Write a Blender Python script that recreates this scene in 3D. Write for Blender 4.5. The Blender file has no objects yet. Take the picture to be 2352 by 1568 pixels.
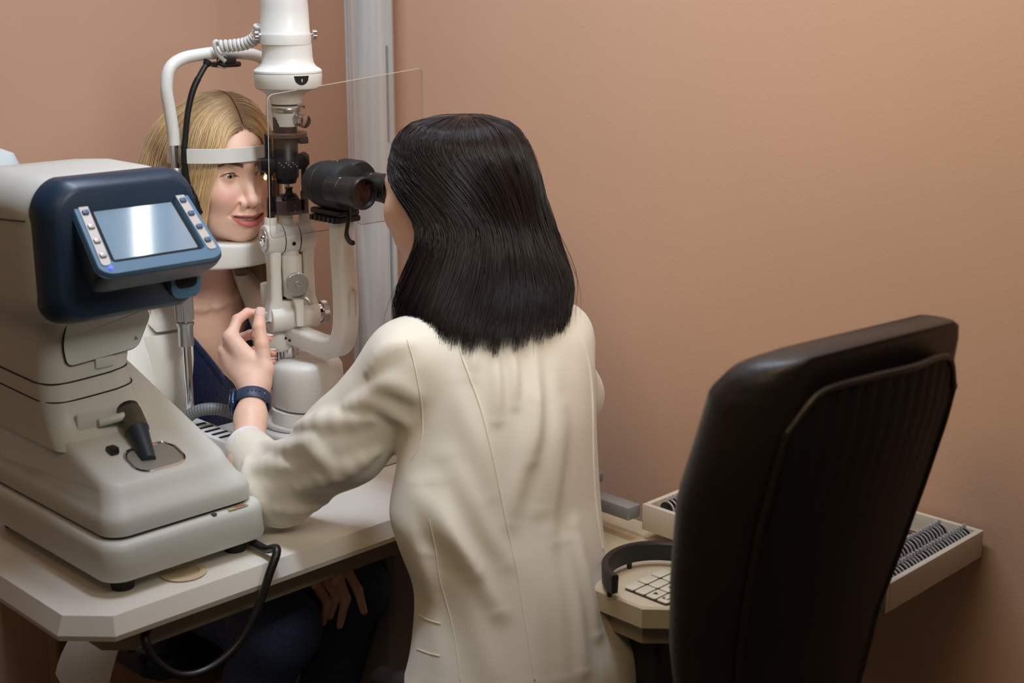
import bpy, bmesh, math, random
import numpy as np
from mathutils import Vector

random.seed(7)
RNG = np.random.default_rng(11)
SC = bpy.context.scene
COL = SC.collection
PI = math.pi

# ------------------------------------------------------------------ camera
CAM_H = 1.6
PITCH = math.atan(834.0 / 3200.0)
cam_data = bpy.data.cameras.new('camera')
cam_data.sensor_width = 36.0
cam_data.lens = 36.0 * 3200.0 / 2352.0
cam_data.clip_start = 0.05
cam = bpy.data.objects.new('camera', cam_data)
cam.location = (0, 0, CAM_H)
cam.rotation_euler = (PI / 2 - PITCH, 0, 0)
COL.objects.link(cam)
SC.camera = cam
cam_data.dof.use_dof = True
cam_data.dof.focus_distance = 2.32
cam_data.dof.aperture_fstop = 4.0

# ------------------------------------------------------------------ world, lights, exposure
def srgb(r, g, b):
    def f(c):
        c /= 255.0
        return c / 12.92 if c <= 0.04045 else ((c + 0.055) / 1.055) ** 2.4
    return (f(r), f(g), f(b))

world = bpy.data.worlds.new('world')
SC.world = world
world.use_nodes = True
bg = world.node_tree.nodes['Background']
bg.inputs[0].default_value = (1.0, 0.80, 0.56, 1)
bg.inputs[1].default_value = 0.10

def area(name, loc, target, sx, sy, power, color, spread=180, along=None):
    d = bpy.data.lights.new(name, 'AREA')
    d.shape = 'RECTANGLE'
    d.size, d.size_y = sx, sy
    d.energy = power
    d.color = color
    d.spread = math.radians(spread)
    o = bpy.data.objects.new(name, d)
    o.location = loc
    q = (Vector(target) - Vector(loc)).to_track_quat('-Z', 'Y')
    o.rotation_euler = q.to_euler() if along is None else (0, 0, along)
    COL.objects.link(o)
    return o

# linear ceiling lamp over the machines, then weaker unseen fill lights added to brighten walls and faces
area('ceiling_strip', (-0.25, 1.95, 2.64), (-0.25, 1.95, 0), 1.1, 0.14, 20.5, (0.86, 0.99, 1.18), 180, math.radians(135))
area('ceiling_tube', (0.285, 2.27, 2.66), (0.285, 2.27, 0), 1.0, 0.045, 3.2, (1.0, 0.98, 0.95), 180, math.radians(135))
area('room_fill', (-0.35, 0.5, 2.5), (0.6, 2.3, 1.2), 0.6, 0.6, 2.8, (1.0, 0.72, 0.38), 80)  # added unseen fill for the wall and the doctor's back
area('front_fill', (0.7, 0.8, 2.3), (-0.3, 2.4, 1.2), 0.5, 0.5, 1.7, (1.0, 0.99, 0.93), 45)  # added fill from front right for the patient's face, no fixture there
area('wall_fill', (0.2, 1.3, 2.64), (1.2, 2.2, 1.0), 0.6, 0.4, 1.7, (1.0, 0.90, 0.64), 80)  # added unseen wash that brightens the right wall

SC.view_settings.view_transform = 'Standard'
SC.view_settings.look = 'None'
SC.view_settings.exposure = -0.17
SC.view_settings.gamma = 1.0
SC.view_settings.use_curve_mapping = False

# ------------------------------------------------------------------ frames
# the room is square to the table edges: U runs along the table front, V across it
U3 = np.array([math.sqrt(.5), math.sqrt(.5), 0.0])
V3 = np.array([-math.sqrt(.5), math.sqrt(.5), 0.0])
W3 = -V3
Z3 = np.array([0, 0, 1.0])
E0 = np.array([-.438, 2.45, 0.0])           # floor point under the examined eye

def UVp(p):
    p = np.asarray(p, float)
    return p[..., 0:1] * U3 + p[..., 1:2] * V3 + p[..., 2:3] * Z3
def ABp(p):
    p = np.asarray(p, float)
    return E0 + p[..., 0:1] * U3 + p[..., 1:2] * W3 + p[..., 2:3] * Z3
def frame(org, x, y, z=Z3):
    org, x, y, z = [np.asarray(k, float) for k in (org, x, y, z)]
    def f(p):
        p = np.asarray(p, float)
        return org + p[..., 0:1] * x + p[..., 1:2] * y + p[..., 2:3] * z
    return f
IDp = lambda p: np.asarray(p, float)
CT, ST = math.cos(PITCH), math.sin(PITCH)
def at(px, py, y):
    """place on the line of sight of a photo point, at world depth y"""
    dx, q = (px - 1176) / 3200.0, (py - 784) / 3200.0
    r = np.array([dx, CT - q * ST, -(ST + q * CT)])
    return np.array([0, 0, CAM_H]) + r * (y / r[1])

# ------------------------------------------------------------------ materials
MATS = {}
def mat(name, col, rough=.5, metal=0., bump=0., bscale=60., var=0., vscale=6., spec=.5, coat=0.,
        sss=0., emit=None, estr=0., attr=None, aniso=0., stretch=None, sheen=0.):
    if name in MATS:
        return MATS[name]
    m = bpy.data.materials.new(name)
    m.use_nodes = True
    nt = m.node_tree
    b = nt.nodes['Principled BSDF']
    L = nt.links.new
    b.inputs['Roughness'].default_value = rough
    b.inputs['Metallic'].default_value = metal
    b.inputs['Specular IOR Level'].default_value = spec
    b.inputs['Coat Weight'].default_value = coat
    b.inputs['Anisotropic'].default_value = aniso
    b.inputs['Sheen Weight'].default_value = sheen
    if sss:
        b.inputs['Subsurface Weight'].default_value = sss
        b.inputs['Subsurface Radius'].default_value = (1.0, .35, .2)
        b.inputs['Subsurface Scale'].default_value = .006
    b.inputs['Base Color'].default_value = (*col, 1)
    tc = nt.nodes.new('ShaderNodeTexCoord')
    mp = nt.nodes.new('ShaderNodeMapping')
    L(tc.outputs['Object'], mp.inputs['Vector'])
    if stretch:
        mp.inputs['Scale'].default_value = stretch
    base = None
    if attr:
        at_ = nt.nodes.new('ShaderNodeAttribute')
        at_.attribute_name = attr
        base = at_.outputs['Color']
        L(base, b.inputs['Base Color'])
    if var:
        n = nt.nodes.new('ShaderNodeTexNoise')
        n.inputs['Scale'].default_value = vscale
        n.inputs['Detail'].default_value = 5
        L(mp.outputs[0], n.inputs['Vector'])
        mx = nt.nodes.new('ShaderNodeMix')
        mx.data_type = 'RGBA'
        mx.blend_type = 'MULTIPLY'
        mx.inputs['Factor'].default_value = 1.0
        r = nt.nodes.new('ShaderNodeMapRange')
        r.inputs[1].default_value = .3
        r.inputs[2].default_value = .7
        r.inputs[3].default_value = 1 - var
        r.inputs[4].default_value = 1 + var
        L(n.outputs['Fac'], r.inputs[0])
        cmb = nt.nodes.new('ShaderNodeCombineColor')
        for k in range(3):
            L(r.outputs[0], cmb.inputs[k])
        if base is not None:
            L(base, mx.inputs['A'])
        else:
            mx.inputs['A'].default_value = (*col, 1)
        L(cmb.outputs[0], mx.inputs['B'])
        L(mx.outputs['Result'], b.inputs['Base Color'])
    if bump:
        n2 = nt.nodes.new('ShaderNodeTexNoise')
        n2.inputs['Scale'].default_value = bscale
        n2.inputs['Detail'].default_value = 3
        L(mp.outputs[0], n2.inputs['Vector'])
        bp = nt.nodes.new('ShaderNodeBump')
        bp.inputs['Strength'].default_value = bump
        bp.inputs['Distance'].default_value = .002
        L(n2.outputs['Fac'], bp.inputs['Height'])
        L(bp.outputs[0], b.inputs['Normal'])
    if emit:
        b.inputs['Emission Color'].default_value = (*emit, 1)
        b.inputs['Emission Strength'].default_value = estr
    MATS[name] = m
    return m

def clear_mat(name, tint, gloss=.06, rough=.02):
    """thin clear sheet: passes light, mirrors a little more at a slant"""
    m = bpy.data.materials.new(name)
    m.use_nodes = True
    nt = m.node_tree
    for n in list(nt.nodes):
        nt.nodes.remove(n)
    L = nt.links.new
    out = nt.nodes.new('ShaderNodeOutputMaterial')
    tr = nt.nodes.new('ShaderNodeBsdfTransparent')
    tr.inputs[0].default_value = (*tint, 1)
    gl = nt.nodes.new('ShaderNodeBsdfGlossy')
    gl.inputs['Roughness'].default_value = rough
    fr = nt.nodes.new('ShaderNodeFresnel')
    fr.inputs[0].default_value = 1.35
    mth = nt.nodes.new('ShaderNodeMath')
    mth.operation = 'MULTIPLY_ADD'
    mth.inputs[1].default_value = 1.0
    mth.inputs[2].default_value = gloss
    L(fr.outputs[0], mth.inputs[0])
    mx = nt.nodes.new('ShaderNodeMixShader')
    L(mth.outputs[0], mx.inputs[0])
    L(tr.outputs[0], mx.inputs[1])
    L(gl.outputs[0], mx.inputs[2])
    L(mx.outputs[0], out.inputs[0])
    MATS[name] = m
    return m

# ------------------------------------------------------------------ mesh collecting
def rrect(w, d, r, n=6, cx=0., cy=0.):
    """rounded rectangle outline, counter-clockwise"""
    r = min(r, w / 2 - 1e-5, d / 2 - 1e-5)
    pts = []
    for k, (sx, sy) in enumerate(((1, 1), (-1, 1), (-1, -1), (1, -1))):
        for i in range(n + 1):
            a = PI / 2 * (k + i / n)
            pts.append((cx + sx * (w / 2 - r) + r * math.cos(a), cy + sy * (d / 2 - r) + r * math.sin(a)))
    return pts

def smooth_path(P, n=8, closed=False):
    P = [np.asarray(p, float) for p in P]
    out = []
    N = len(P)
    rng = range(N if closed else N - 1)
    for i in rng:
        if closed:
            p0, p1, p2, p3 = P[i - 1], P[i], P[(i + 1) % N], P[(i + 2) % N]
        else:
            p1, p2 = P[i], P[i + 1]
            p0 = P[i - 1] if i > 0 else 2 * p1 - p2
            p3 = P[i + 2] if i + 2 < N else 2 * p2 - p1
        for k in range(n):
            t = k / n
            out.append(.5 * ((2 * p1) + (p2 - p0) * t + (2 * p0 - 5 * p1 + 4 * p2 - p3) * t * t
                             + (3 * p1 - p0 - 3 * p2 + p3) * t ** 3))
    if not closed:
        out.append(P[-1])
    return np.array(out)

class G:
    def __init__(self, tf=IDp):
        self.tf, self.v, self.f, self.n = tf, [], [], 0
    def add(self, pts, faces):
        pts = self.tf(np.asarray(pts, float).reshape(-1, 3))
        self.v.append(pts)
        self.f += [tuple(i + self.n for i in f) for f in faces]
        self.n += len(pts)
        return self
    def loft(self, rings, cap0=True, cap1=True, closed=True):
        rings = [np.asarray(r, float) for r in rings]
        m = len(rings[0])
        F = []
        for k in range(len(rings) - 1):
            for i in range(m if closed else m - 1):
                j = (i + 1) % m
                F.append((k * m + i, k * m + j, (k + 1) * m + j, (k + 1) * m + i))
        if cap0:
            F.append(tuple(reversed(range(m))))
        if cap1:
            F.append(tuple((len(rings) - 1) * m + i for i in range(m)))
        return self.add(np.concatenate(rings), F)
    def rbox(self, c, s, r=.005, e=None, n=5):
        """box with rounded corners in plan and softened top and bottom edges"""
        e = min(r, .003) if e is None else e
        (cx, cy, cz), (w, d, h) = c, s
        rings = []
        st = [(0, e), (.3 * e, .3 * e), (e, 0)]
        seq = [(-h / 2 + a, b) for a, b in st] + [(h / 2 - a, b) for a, b in reversed(st)]
        for z, ins in seq:
            rings.append([(x, y, cz + z) for x, y in rrect(w - 2 * ins, d - 2 * ins, max(r - ins, 1e-4), n, cx, cy)])
        return self.loft(rings)
    def cyl(self, p0, p1, r0, r1=None, n=24, e=0., cap=True):
        r1 = r0 if r1 is None else r1
        p0, p1 = np.asarray(p0, float), np.asarray(p1, float)
        L = np.linalg.norm(p1 - p0)
        prof = [(0, r0), (L, r1)]
        if e:
            prof = [(0, r0 - e), (.3 * e, r0 - .3 * e), (e, r0), (L - e, r1), (L - .3 * e, r1 - .3 * e), (L, r1 - e)]
        return self.lathe(prof, p0, p1 - p0, n, cap)
    def lathe(self, prof, org, axis, n=32, cap=True):
        org = np.asarray(org, float)
        ax = np.asarray(axis, float)
        ax = ax / np.linalg.norm(ax)
        ref = np.array([0, 0, 1.]) if abs(ax[2]) < .9 else np.array([1., 0, 0])
        e1 = np.cross(ref, ax); e1 /= np.linalg.norm(e1)
        e2 = np.cross(ax, e1)
        rings = []
        for h, r in prof:
            rings.append([org + ax * h + r * (math.cos(2 * PI * i / n) * e1 + math.sin(2 * PI * i / n) * e2) for i in range(n)])
        return self.loft(rings, cap, cap)
    def tube(self, P, r, n=10, closed=False, cap=True, flat=None):
        P = np.asarray(P, float)
        N = len(P)
        R = np.broadcast_to(np.asarray(r, float), (N,))
        T = np.gradient(P, axis=0) if not closed else np.roll(P, -1, 0) - np.roll(P, 1, 0)
        T /= np.linalg.norm(T, axis=1)[:, None] + 1e-12
        ref = np.array([0, 0, 1.]) if abs(T[0][2]) < .9 else np.array([1., 0, 0])
        e1 = np.cross(ref, T[0]); e1 /= np.linalg.norm(e1)
        rings = []
        for i in range(N):
            e1 = e1 - T[i] * (e1 @ T[i]); e1 /= np.linalg.norm(e1) + 1e-12
            e2 = np.cross(T[i], e1)
            fl = 1. if flat is None else flat
            rings.append([P[i] + R[i] * (math.cos(2 * PI * k / n) * e1 + fl * math.sin(2 * PI * k / n) * e2) for k in range(n)])
        if closed:
            m = n
            F = []
            for k in range(N):
                for i in range(m):
                    j = (i + 1) % m
                    F.append((k * m + i, k * m + j, ((k + 1) % N) * m + j, ((k + 1) % N) * m + i))
            return self.add(np.concatenate(rings), F)
        return self.loft(rings, cap, cap)
    def ball(self, c, r, n=20, m=12):
        c = np.asarray(c, float)
        r = np.broadcast_to(np.asarray(r, float), (3,))
        V = [c + r * (0, 0, -1)]
        for j in range(1, m):
            t = -PI / 2 + PI * j / m
            for i in range(n):
                a = 2 * PI * i / n
                V.append(c + r * (math.cos(t) * math.cos(a), math.cos(t) * math.sin(a), math.sin(t)))
        V.append(c + r * (0, 0, 1))
        F = []
        for i in range(n):
            F.append((0, 1 + (i + 1) % n, 1 + i))
            for j in range(m - 2):
                a, b = 1 + j * n, 1 + (j + 1) * n
                F.append((a + i, a + (i + 1) % n, b + (i + 1) % n, b + i))
            F.append((len(V) - 1, 1 + (m - 2) * n + i, 1 + (m - 2) * n + (i + 1) % n))
        return self.add(V, F)
    def sweep(self, P, sec, up):
        """closed 2-D section (side, up) swept along a path; up = fixed up vector"""
        P = np.asarray(P, float)
        T = np.gradient(P, axis=0)
        T /= np.linalg.norm(T, axis=1)[:, None]
        rings = []
        for p, t in zip(P, T):
            s = np.cross(t, up); s /= np.linalg.norm(s)
            u_ = np.cross(s, t)
            rings.append([p + s * a + u_ * b for a, b in sec])
        return self.loft(rings)
    def grid(self, P, thick=0.):
        """P: (n,m,3) sheet; with thickness along its normal"""
        P = np.asarray(P, float)
        n, m = P.shape[:2]
        F = [(i * m + j, i * m + j + 1, (i + 1) * m + j + 1, (i + 1) * m + j) for i in range(n - 1) for j in range(m - 1)]
        if not thick:
            return self.add(P.reshape(-1, 3), F)
        du, dv = np.gradient(P, axis=0), np.gradient(P, axis=1)
        N = np.cross(du, dv); N /= np.linalg.norm(N, axis=2)[..., None] + 1e-12
        Q = P - N * thick
        o = n * m
        F2 = [tuple(o + k for k in reversed(f)) for f in F]
        rim = [i * m for i in range(n)] + [(n - 1) * m + j for j in range(1, m)] + \
              [i * m + m - 1 for i in range(n - 2, -1, -1)] + [j for j in range(m - 2, 0, -1)]
        F3 = [(rim[k], rim[(k + 1) % len(rim)], o + rim[(k + 1) % len(rim)], o + rim[k]) for k in range(len(rim))]
        return self.add(np.concatenate([P.reshape(-1, 3), Q.reshape(-1, 3)]), F + F2 + F3)
    def arrays(self):
        return np.concatenate(self.v), self.f

WLOC = {}
def link(name, me, parent=None, loc=(0, 0, 0)):
    o = bpy.data.objects.new(name, me)
    COL.objects.link(o)
    loc = np.asarray(loc, float)
    if parent is not None:
        o.parent = parent
        o.location = loc - WLOC[parent.name]
    else:
        o.location = loc
    WLOC[o.name] = loc
    return o
def build(name, V, F, m, parent=None, angle=40, recalc=True, cols=None, mats=None, midx=None):
    V = np.asarray(V, float)
    c = (V.min(0) + V.max(0)) / 2
    me = bpy.data.meshes.new(name)
    me.from_pydata((V - c).tolist(), [], F)
    if recalc:
        bm = bmesh.new(); bm.from_mesh(me)
        bmesh.ops.recalc_face_normals(bm, faces=bm.faces)
        bm.to_mesh(me); bm.free()
    me.polygons.foreach_set('use_smooth', np.ones(len(me.polygons), bool))
    if angle:
        me.set_sharp_from_angle(angle=math.radians(angle))
    for k in ([m] if mats is None else mats):
        me.materials.append(k)
    if midx is not None:
        me.polygons.foreach_set('material_index', np.asarray(midx, np.int32))
    if cols is not None:
        ca = me.color_attributes.new('Col', 'FLOAT_COLOR', 'POINT')
        ca.data.foreach_set('color', np.concatenate([cols, np.ones((len(cols), 1))], 1).astype(np.float32).ravel())
    me.update()
    return link(name, me, parent, c)
def gobj(name, g, m, parent=None, angle=40, label=None):
    V, F = g.arrays()
    o = build(name, V, F, m, parent, angle)
    if label:
        o['label'] = label
    return o
def thing(name, loc, label, cat, group=None):
    o = link(name, None, None, loc)
    o.empty_display_size = .05
    tag(o, label, cat, group)
    return o
def tag(o, label, cat, group=None, kind=None):
    o['label'] = label
    o['category'] = cat
    if group:
        o['group'] = group
    if kind:
        o['kind'] = kind
    return o
def structure(o, label, cat):
    o['kind'] = 'structure'; o['label'] = label; o['category'] = cat
    return o

# ------------------------------------------------------------------ implicit shapes
def smin(a, b, k):
    h = np.minimum(np.maximum(.5 + (.5 / k) * (b - a), 0), 1)
    return b + (a - b) * h - k * h * (1 - h)
def smax(a, b, k):
    return -smin(-a, -b, k)
def sph(p, c, r):
    q = p - np.asarray(c)
    return np.sqrt(np.einsum('ij,ij->i', q, q)) - r
def ell(p, c, r):
    q = p - np.asarray(c, float); r = np.asarray(r, float)
    q = q / r
    k0 = np.sqrt(np.einsum('ij,ij->i', q, q)); q /= r; k1 = np.sqrt(np.einsum('ij,ij->i', q, q)) + 1e-9
    return k0 * (k0 - 1) / k1
def cap(p, a, b, r1, r2=None):
    r2 = r1 if r2 is None else r2
    a = np.asarray(a, float); ba = np.asarray(b, float) - a
    pa = p - a
    t = np.minimum(np.maximum(pa @ (ba / (ba @ ba + 1e-12)), 0), 1)
    pa -= t[:, None] * ba
    return np.sqrt(np.einsum('ij,ij->i', pa, pa)) - (r1 + (r2 - r1) * t)
def chain(p, P, R, k):
    d = cap(p, P[0], P[1], R[0], R[1])
    for i in range(1, len(P) - 1):
        d = smin(d, cap(p, P[i], P[i + 1], R[i], R[i + 1]), k)
    return d
def slices(p, zs, cs, hw, hd, xa, ya):
    """vertical trunk of elliptic slices; cs centres (x,y), hw along xa, hd along ya"""
    z = p[:, 2]
    cx, cy = np.interp(z, zs, [c[0] for c in cs]), np.interp(z, zs, [c[1] for c in cs])
    a, b = np.interp(z, zs, hw), np.interp(z, zs, hd)
    qx = (p[:, 0] - cx) * xa[0] + (p[:, 1] - cy) * xa[1]
    qy = (p[:, 0] - cx) * ya[0] + (p[:, 1] - cy) * ya[1]
    k0 = np.sqrt((qx / a) ** 2 + (qy / b) ** 2); k1 = np.sqrt((qx / a ** 2) ** 2 + (qy / b ** 2) ** 2) + 1e-9
    return k0 * (k0 - 1) / k1, qx, qy

def sdf_mesh(f, lo, hi, h, margin=1.25):
    lo, hi = np.asarray(lo, float), np.asarray(hi, float)
    B = 8
    nb = np.ceil((hi - lo) / (h * B)).astype(int)
    n = nb * B
    bi = np.stack(np.meshgrid(*[np.arange(k) for k in nb], indexing='ij'), -1).reshape(-1, 3)
    d = f(lo + (bi * B + (B - 1) / 2) * h)
    act = np.abs(d) < B * h * .87 * margin
    Gd = d.reshape(nb).astype(np.float32)
    for ax in range(3):
        Gd = np.repeat(Gd, B, ax)
    Gd = np.ascontiguousarray(Gd)
    off = np.stack(np.meshgrid(*[np.arange(B)] * 3, indexing='ij'), -1).reshape(-1, 3)
    ab_ = bi[act]
    for s in range(0, len(ab_), 600):
        idx = (ab_[s:s + 600, None, :] * B + off[None]).reshape(-1, 3)
        Gd[idx[:, 0], idx[:, 1], idx[:, 2]] = f(lo + idx * h)
    ins = Gd < 0
    c = np.zeros(n - 1, np.int8)
    for dx in (0, 1):
        for dy in (0, 1):
            for dz in (0, 1):
                c += ins[dx:n[0] - 1 + dx, dy:n[1] - 1 + dy, dz:n[2] - 1 + dz]
    cells = np.argwhere((c > 0) & (c < 8))
    idm = np.full(n - 1, -1, np.int32)
    idm[cells[:, 0], cells[:, 1], cells[:, 2]] = np.arange(len(cells))
    acc = np.zeros((len(cells), 3)); cnt = np.zeros(len(cells))
    cor = [(0, 0, 0), (1, 0, 0), (0, 1, 0), (1, 1, 0), (0, 0, 1), (1, 0, 1), (0, 1, 1), (1, 1, 1)]
    for i in range(8):
        for ax in range(3):
            if cor[i][ax]:
                continue
            c0 = np.array(cor[i]); c1 = c0.copy(); c1[ax] = 1
            a0, a1 = cells + c0, cells + c1
            v0 = Gd[a0[:, 0], a0[:, 1], a0[:, 2]]; v1 = Gd[a1[:, 0], a1[:, 1], a1[:, 2]]
            x = (v0 < 0) != (v1 < 0)
            t = np.where(x, v0 / np.where(x, v0 - v1, 1), 0)
            acc += np.where(x[:, None], c0 + t[:, None] * (c1 - c0), 0)
            cnt += x
    V = lo + h * (cells + acc / cnt[:, None])
    F = []
    for ax in range(3):
        o1, o2 = (ax + 1) % 3, (ax + 2) % 3
        sl0 = [slice(1, k - 1) for k in n]; sl1 = list(sl0)
        sl0[ax] = slice(0, n[ax] - 1); sl1[ax] = slice(1, n[ax])
        A, Bq = ins[tuple(sl0)], ins[tuple(sl1)]
        e = np.argwhere(A != Bq)
        sg = A[e[:, 0], e[:, 1], e[:, 2]]
        add = np.ones(3, int); add[ax] = 0
        e = e + add
        d1 = np.zeros(3, int); d1[o1] = 1
        d2 = np.zeros(3, int); d2[o2] = 1
        q = [e - d1 - d2, e - d2, e, e - d1]
        q = np.stack([idm[k[:, 0], k[:, 1], k[:, 2]] for k in q], 1)
        q[~sg] = q[~sg][:, ::-1]
        F.append(q)
    F = np.concatenate(F)
    F = F[(F >= 0).all(1)]
    return V, F
def build_np(name, V, F, m, parent=None, cols=None, mats=None, midx=None):
    """fast path for large quad meshes"""
    c = (V.min(0) + V.max(0)) / 2
    me = bpy.data.meshes.new(name)
    nv, nf, kf = len(V), len(F), F.shape[1]
    me.vertices.add(nv)
    me.vertices.foreach_set('co', (V - c).astype(np.float32).ravel())
    me.loops.add(nf * kf)
    me.loops.foreach_set('vertex_index', F.astype(np.int32).ravel())
    me.polygons.add(nf)
    me.polygons.foreach_set('loop_start', np.arange(0, nf * kf, kf, dtype=np.int32))
    me.polygons.foreach_set('loop_total', np.full(nf, kf, np.int32))
    me.polygons.foreach_set('use_smooth', np.ones(nf, bool))
    me.update(calc_edges=True)
    for k in ([m] if mats is None else mats):
        me.materials.append(k)
    if midx is not None:
        me.polygons.foreach_set('material_index', np.asarray(midx, np.int32))
    if cols is not None:
        ca = me.color_attributes.new('Col', 'FLOAT_COLOR', 'POINT')
        ca.data.foreach_set('color', np.concatenate([cols, np.ones((len(cols), 1))], 1).astype(np.float32).ravel())
    me.validate()
    return link(name, me, parent, c)
def strands(P, R, n=3):
    """P (S,K,3) strand paths, R (S,K) radii -> one mesh of thin tapering tubes"""
    S, K = P.shape[:2]
    T = np.gradient(P, axis=1); T /= np.linalg.norm(T, axis=2)[..., None] + 1e-9
    ref = np.where(np.abs(T[..., 2:3]) < .8, np.array([0, 0, 1.]), np.array([1., 0, 0]))
    ref = np.broadcast_to(ref[:, K // 2:K // 2 + 1], T.shape)
    e1 = np.cross(ref, T); e1 /= np.linalg.norm(e1, axis=2)[..., None] + 1e-9
    e2 = np.cross(T, e1)
    V = np.stack([P + R[..., None] * (math.cos(2 * PI * k / n) * e1 + math.sin(2 * PI * k / n) * e2) for k in range(n)], 2)
    base = (np.arange(S)[:, None, None] * K + np.arange(K - 1)[None, :, None]) * n
    k0 = np.arange(n)[None, None]; k1 = (k0 + 1) % n
    F = np.stack([base + k0, base + k1, base + n + k1, base + n + k0], -1).reshape(-1, 4)
    return V.reshape(-1, 3), F
# ================================================================== room
WALL_U, WALL_V, CEIL = 1.888, 2.66, 2.7
m_wall = mat('wall_paint', srgb(208, 168, 141), .62, bump=.12, bscale=220, var=.02, vscale=3)
m_floor = mat('floor_vinyl', srgb(78, 58, 45), .5, bump=.1, var=.15, vscale=8)
m_ceil = mat('ceiling_paint', srgb(225, 215, 205), .8, var=.03)
def slab(name, u0, u1, v0, v1, z0, z1, m, label, cat):
    g = G(UVp)
    g.add([(u, v, z) for z in (z0, z1) for u, v in ((u0, v0), (u1, v0), (u1, v1), (u0, v1))],
          [(3, 2, 1, 0), (4, 5, 6, 7), (0, 1, 5, 4), (1, 2, 6, 5), (2, 3, 7, 6), (3, 0, 4, 7)])
    return structure(gobj(name, g, m), label, cat)
slab('wall_right', WALL_U, WALL_U + .12, -2.2, WALL_V + .12, 0, CEIL, m_wall, 'plain tan painted wall behind the doctor and the office chair', 'wall')
slab('wall_left', -2.6, WALL_U, WALL_V, WALL_V + .12, 0, CEIL, m_wall, 'plain tan painted wall behind the blonde patient', 'wall')
slab('floor', -2.6, WALL_U + .12, -2.2, WALL_V + .12, -.1, 0, m_floor, 'dark brown floor under the table', 'floor')
slab('ceiling', -2.6, WALL_U + .12, -2.2, WALL_V + .12, CEIL, CEIL + .1, m_ceil, 'pale ceiling above the examination table', 'ceiling')

m_white = mat('white_enamel', srgb(226, 226, 222), .38, bump=.03, bscale=500, var=.015, vscale=20)
m_alu = mat('brushed_aluminium', srgb(216, 218, 219), .26, .5, bump=.05, bscale=300, stretch=(1, 1, .02))
m_alu2 = mat('satin_aluminium', srgb(190, 192, 192), .3, .85, bump=.04, bscale=400)
m_chrome = mat('polished_chrome', srgb(215, 215, 218), .09, 1., var=.02)
m_black = mat('black_plastic', srgb(24, 24, 26), .42, bump=.05, bscale=600, var=.1)
m_blackm = mat('black_matte', srgb(20, 20, 23), .6, bump=.1, bscale=500, var=.1)
m_dark = mat('dark_recess', srgb(10, 10, 12), .8, var=.1)
m_top = mat('laminate_top', srgb(226, 220, 208), .42, bump=.04, bscale=300, var=.02)
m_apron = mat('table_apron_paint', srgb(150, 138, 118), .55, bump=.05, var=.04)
m_grey = mat('grey_plastic', srgb(128, 132, 133), .45, bump=.05, bscale=300, var=.04)

# ---- aluminium column of the refraction unit
PC = at(856, 400, 2.86)
pl = thing('equipment_column', (PC[0], PC[1], 0), 'tall brushed aluminium equipment column standing against the tan wall', 'column')
def post_ring(z):
    pts = []
    for i in range(144):
        a = 2 * PI * i / 144
        r = .0485
        d = math.degrees(a) % 360
        for c, wd, dp in ((200, 5, .004), (208, 3, .003), (216, 4, .005), (226, 4, .004), (308, 3, .003), (318, 3, .003), (326, 4.5, .007), (338, 4, .003)):
            if abs(d - c) < wd:
                r -= dp
        pts.append((PC[0] + r * math.cos(a), PC[1] + r * math.sin(a), z))
    return pts
gobj('profile', G().loft([post_ring(0.02), post_ring(CEIL)]), m_alu, pl, 25)
g = G()
for z0, z1 in ((1.62, 2.1), (1.28, 1.47), (.8, 1.2)):
    a = math.radians(326)
    c = PC[:2] + .0435 * np.array([math.cos(a), math.sin(a)])
    g.cyl((c[0], c[1], z0), (c[0], c[1], z1), .0022, n=8)
gobj('slot_strip', g, m_grey, pl, label='dark grey strip in the column slot')
gobj('foot_plate', G().cyl((PC[0], PC[1], 0), (PC[0], PC[1], .02), .068, n=40, e=.004), m_grey, pl)

# ---- instrument table
TZ = .76
tb = thing('instrument_table', UVp((1.2, 1.85, 0)), 'long cream table with sloping edges, carrying both eye machines', 'table')
def off_poly(P, d):
    """offset a convex polygon outward"""
    P = np.asarray(P, float)
    c = P.mean(0)
    out = []
    N = len(P)
    for i in range(N):
        e0 = P[i] - P[i - 1]; e1 = P[(i + 1) % N] - P[i]
        n0 = np.array([e0[1], -e0[0]]) / np.linalg.norm(e0); n1 = np.array([e1[1], -e1[0]]) / np.linalg.norm(e1)
        b = n0 + n1; b /= b @ n0
        out.append(P[i] + b * d)
    return np.array(out)
def plate(g, P, seq):
    """stack of (offset, z) outlines of one polygon"""
    g.loft([[(x, y, z) for x, y in off_poly(P, d)] for d, z in seq])
    return g
TP = [(.800, 1.668), (.848, 1.617), (1.40, 1.617), (1.66, 1.617), (1.66, 2.07), (.80, 2.07)]
gobj('table_top', plate(G(UVp), TP, [(-.02, TZ - .045), (.010, TZ - .034), (.0115, TZ - .026), (0, TZ - .001), (-.003, TZ)]), m_top, tb, 20)
AP = [(.87, 1.70), (.905, 1.665), (1.62, 1.665), (1.62, 2.03), (.87, 2.03)]
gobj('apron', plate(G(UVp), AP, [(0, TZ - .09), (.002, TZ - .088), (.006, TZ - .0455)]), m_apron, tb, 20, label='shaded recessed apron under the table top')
gobj('pedestal', G(UVp).rbox((1.56, 1.90, .345), (.16, .22, .65), .012), mat('pedestal_grey', srgb(128, 120, 120), .5, bump=.04, var=.03), tb)
gobj('pedestal_trim', G(UVp).rbox((1.473, 1.945, .345), (.012, .018, .64), .003), mat('trim_brown', srgb(92, 66, 44), .55, bump=.08, var=.1), tb)
gobj('pedestal_seam', G(UVp).rbox((1.472, 1.965, .345), (.014, .016, .63), .003), m_dark, tb)
gobj('foot', G(UVp).rbox((1.55, 1.85, .012), (.36, .5, .024), .03), m_blackm, tb)
rg = G(UVp)
ring_c = (.952, 1.645)
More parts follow.
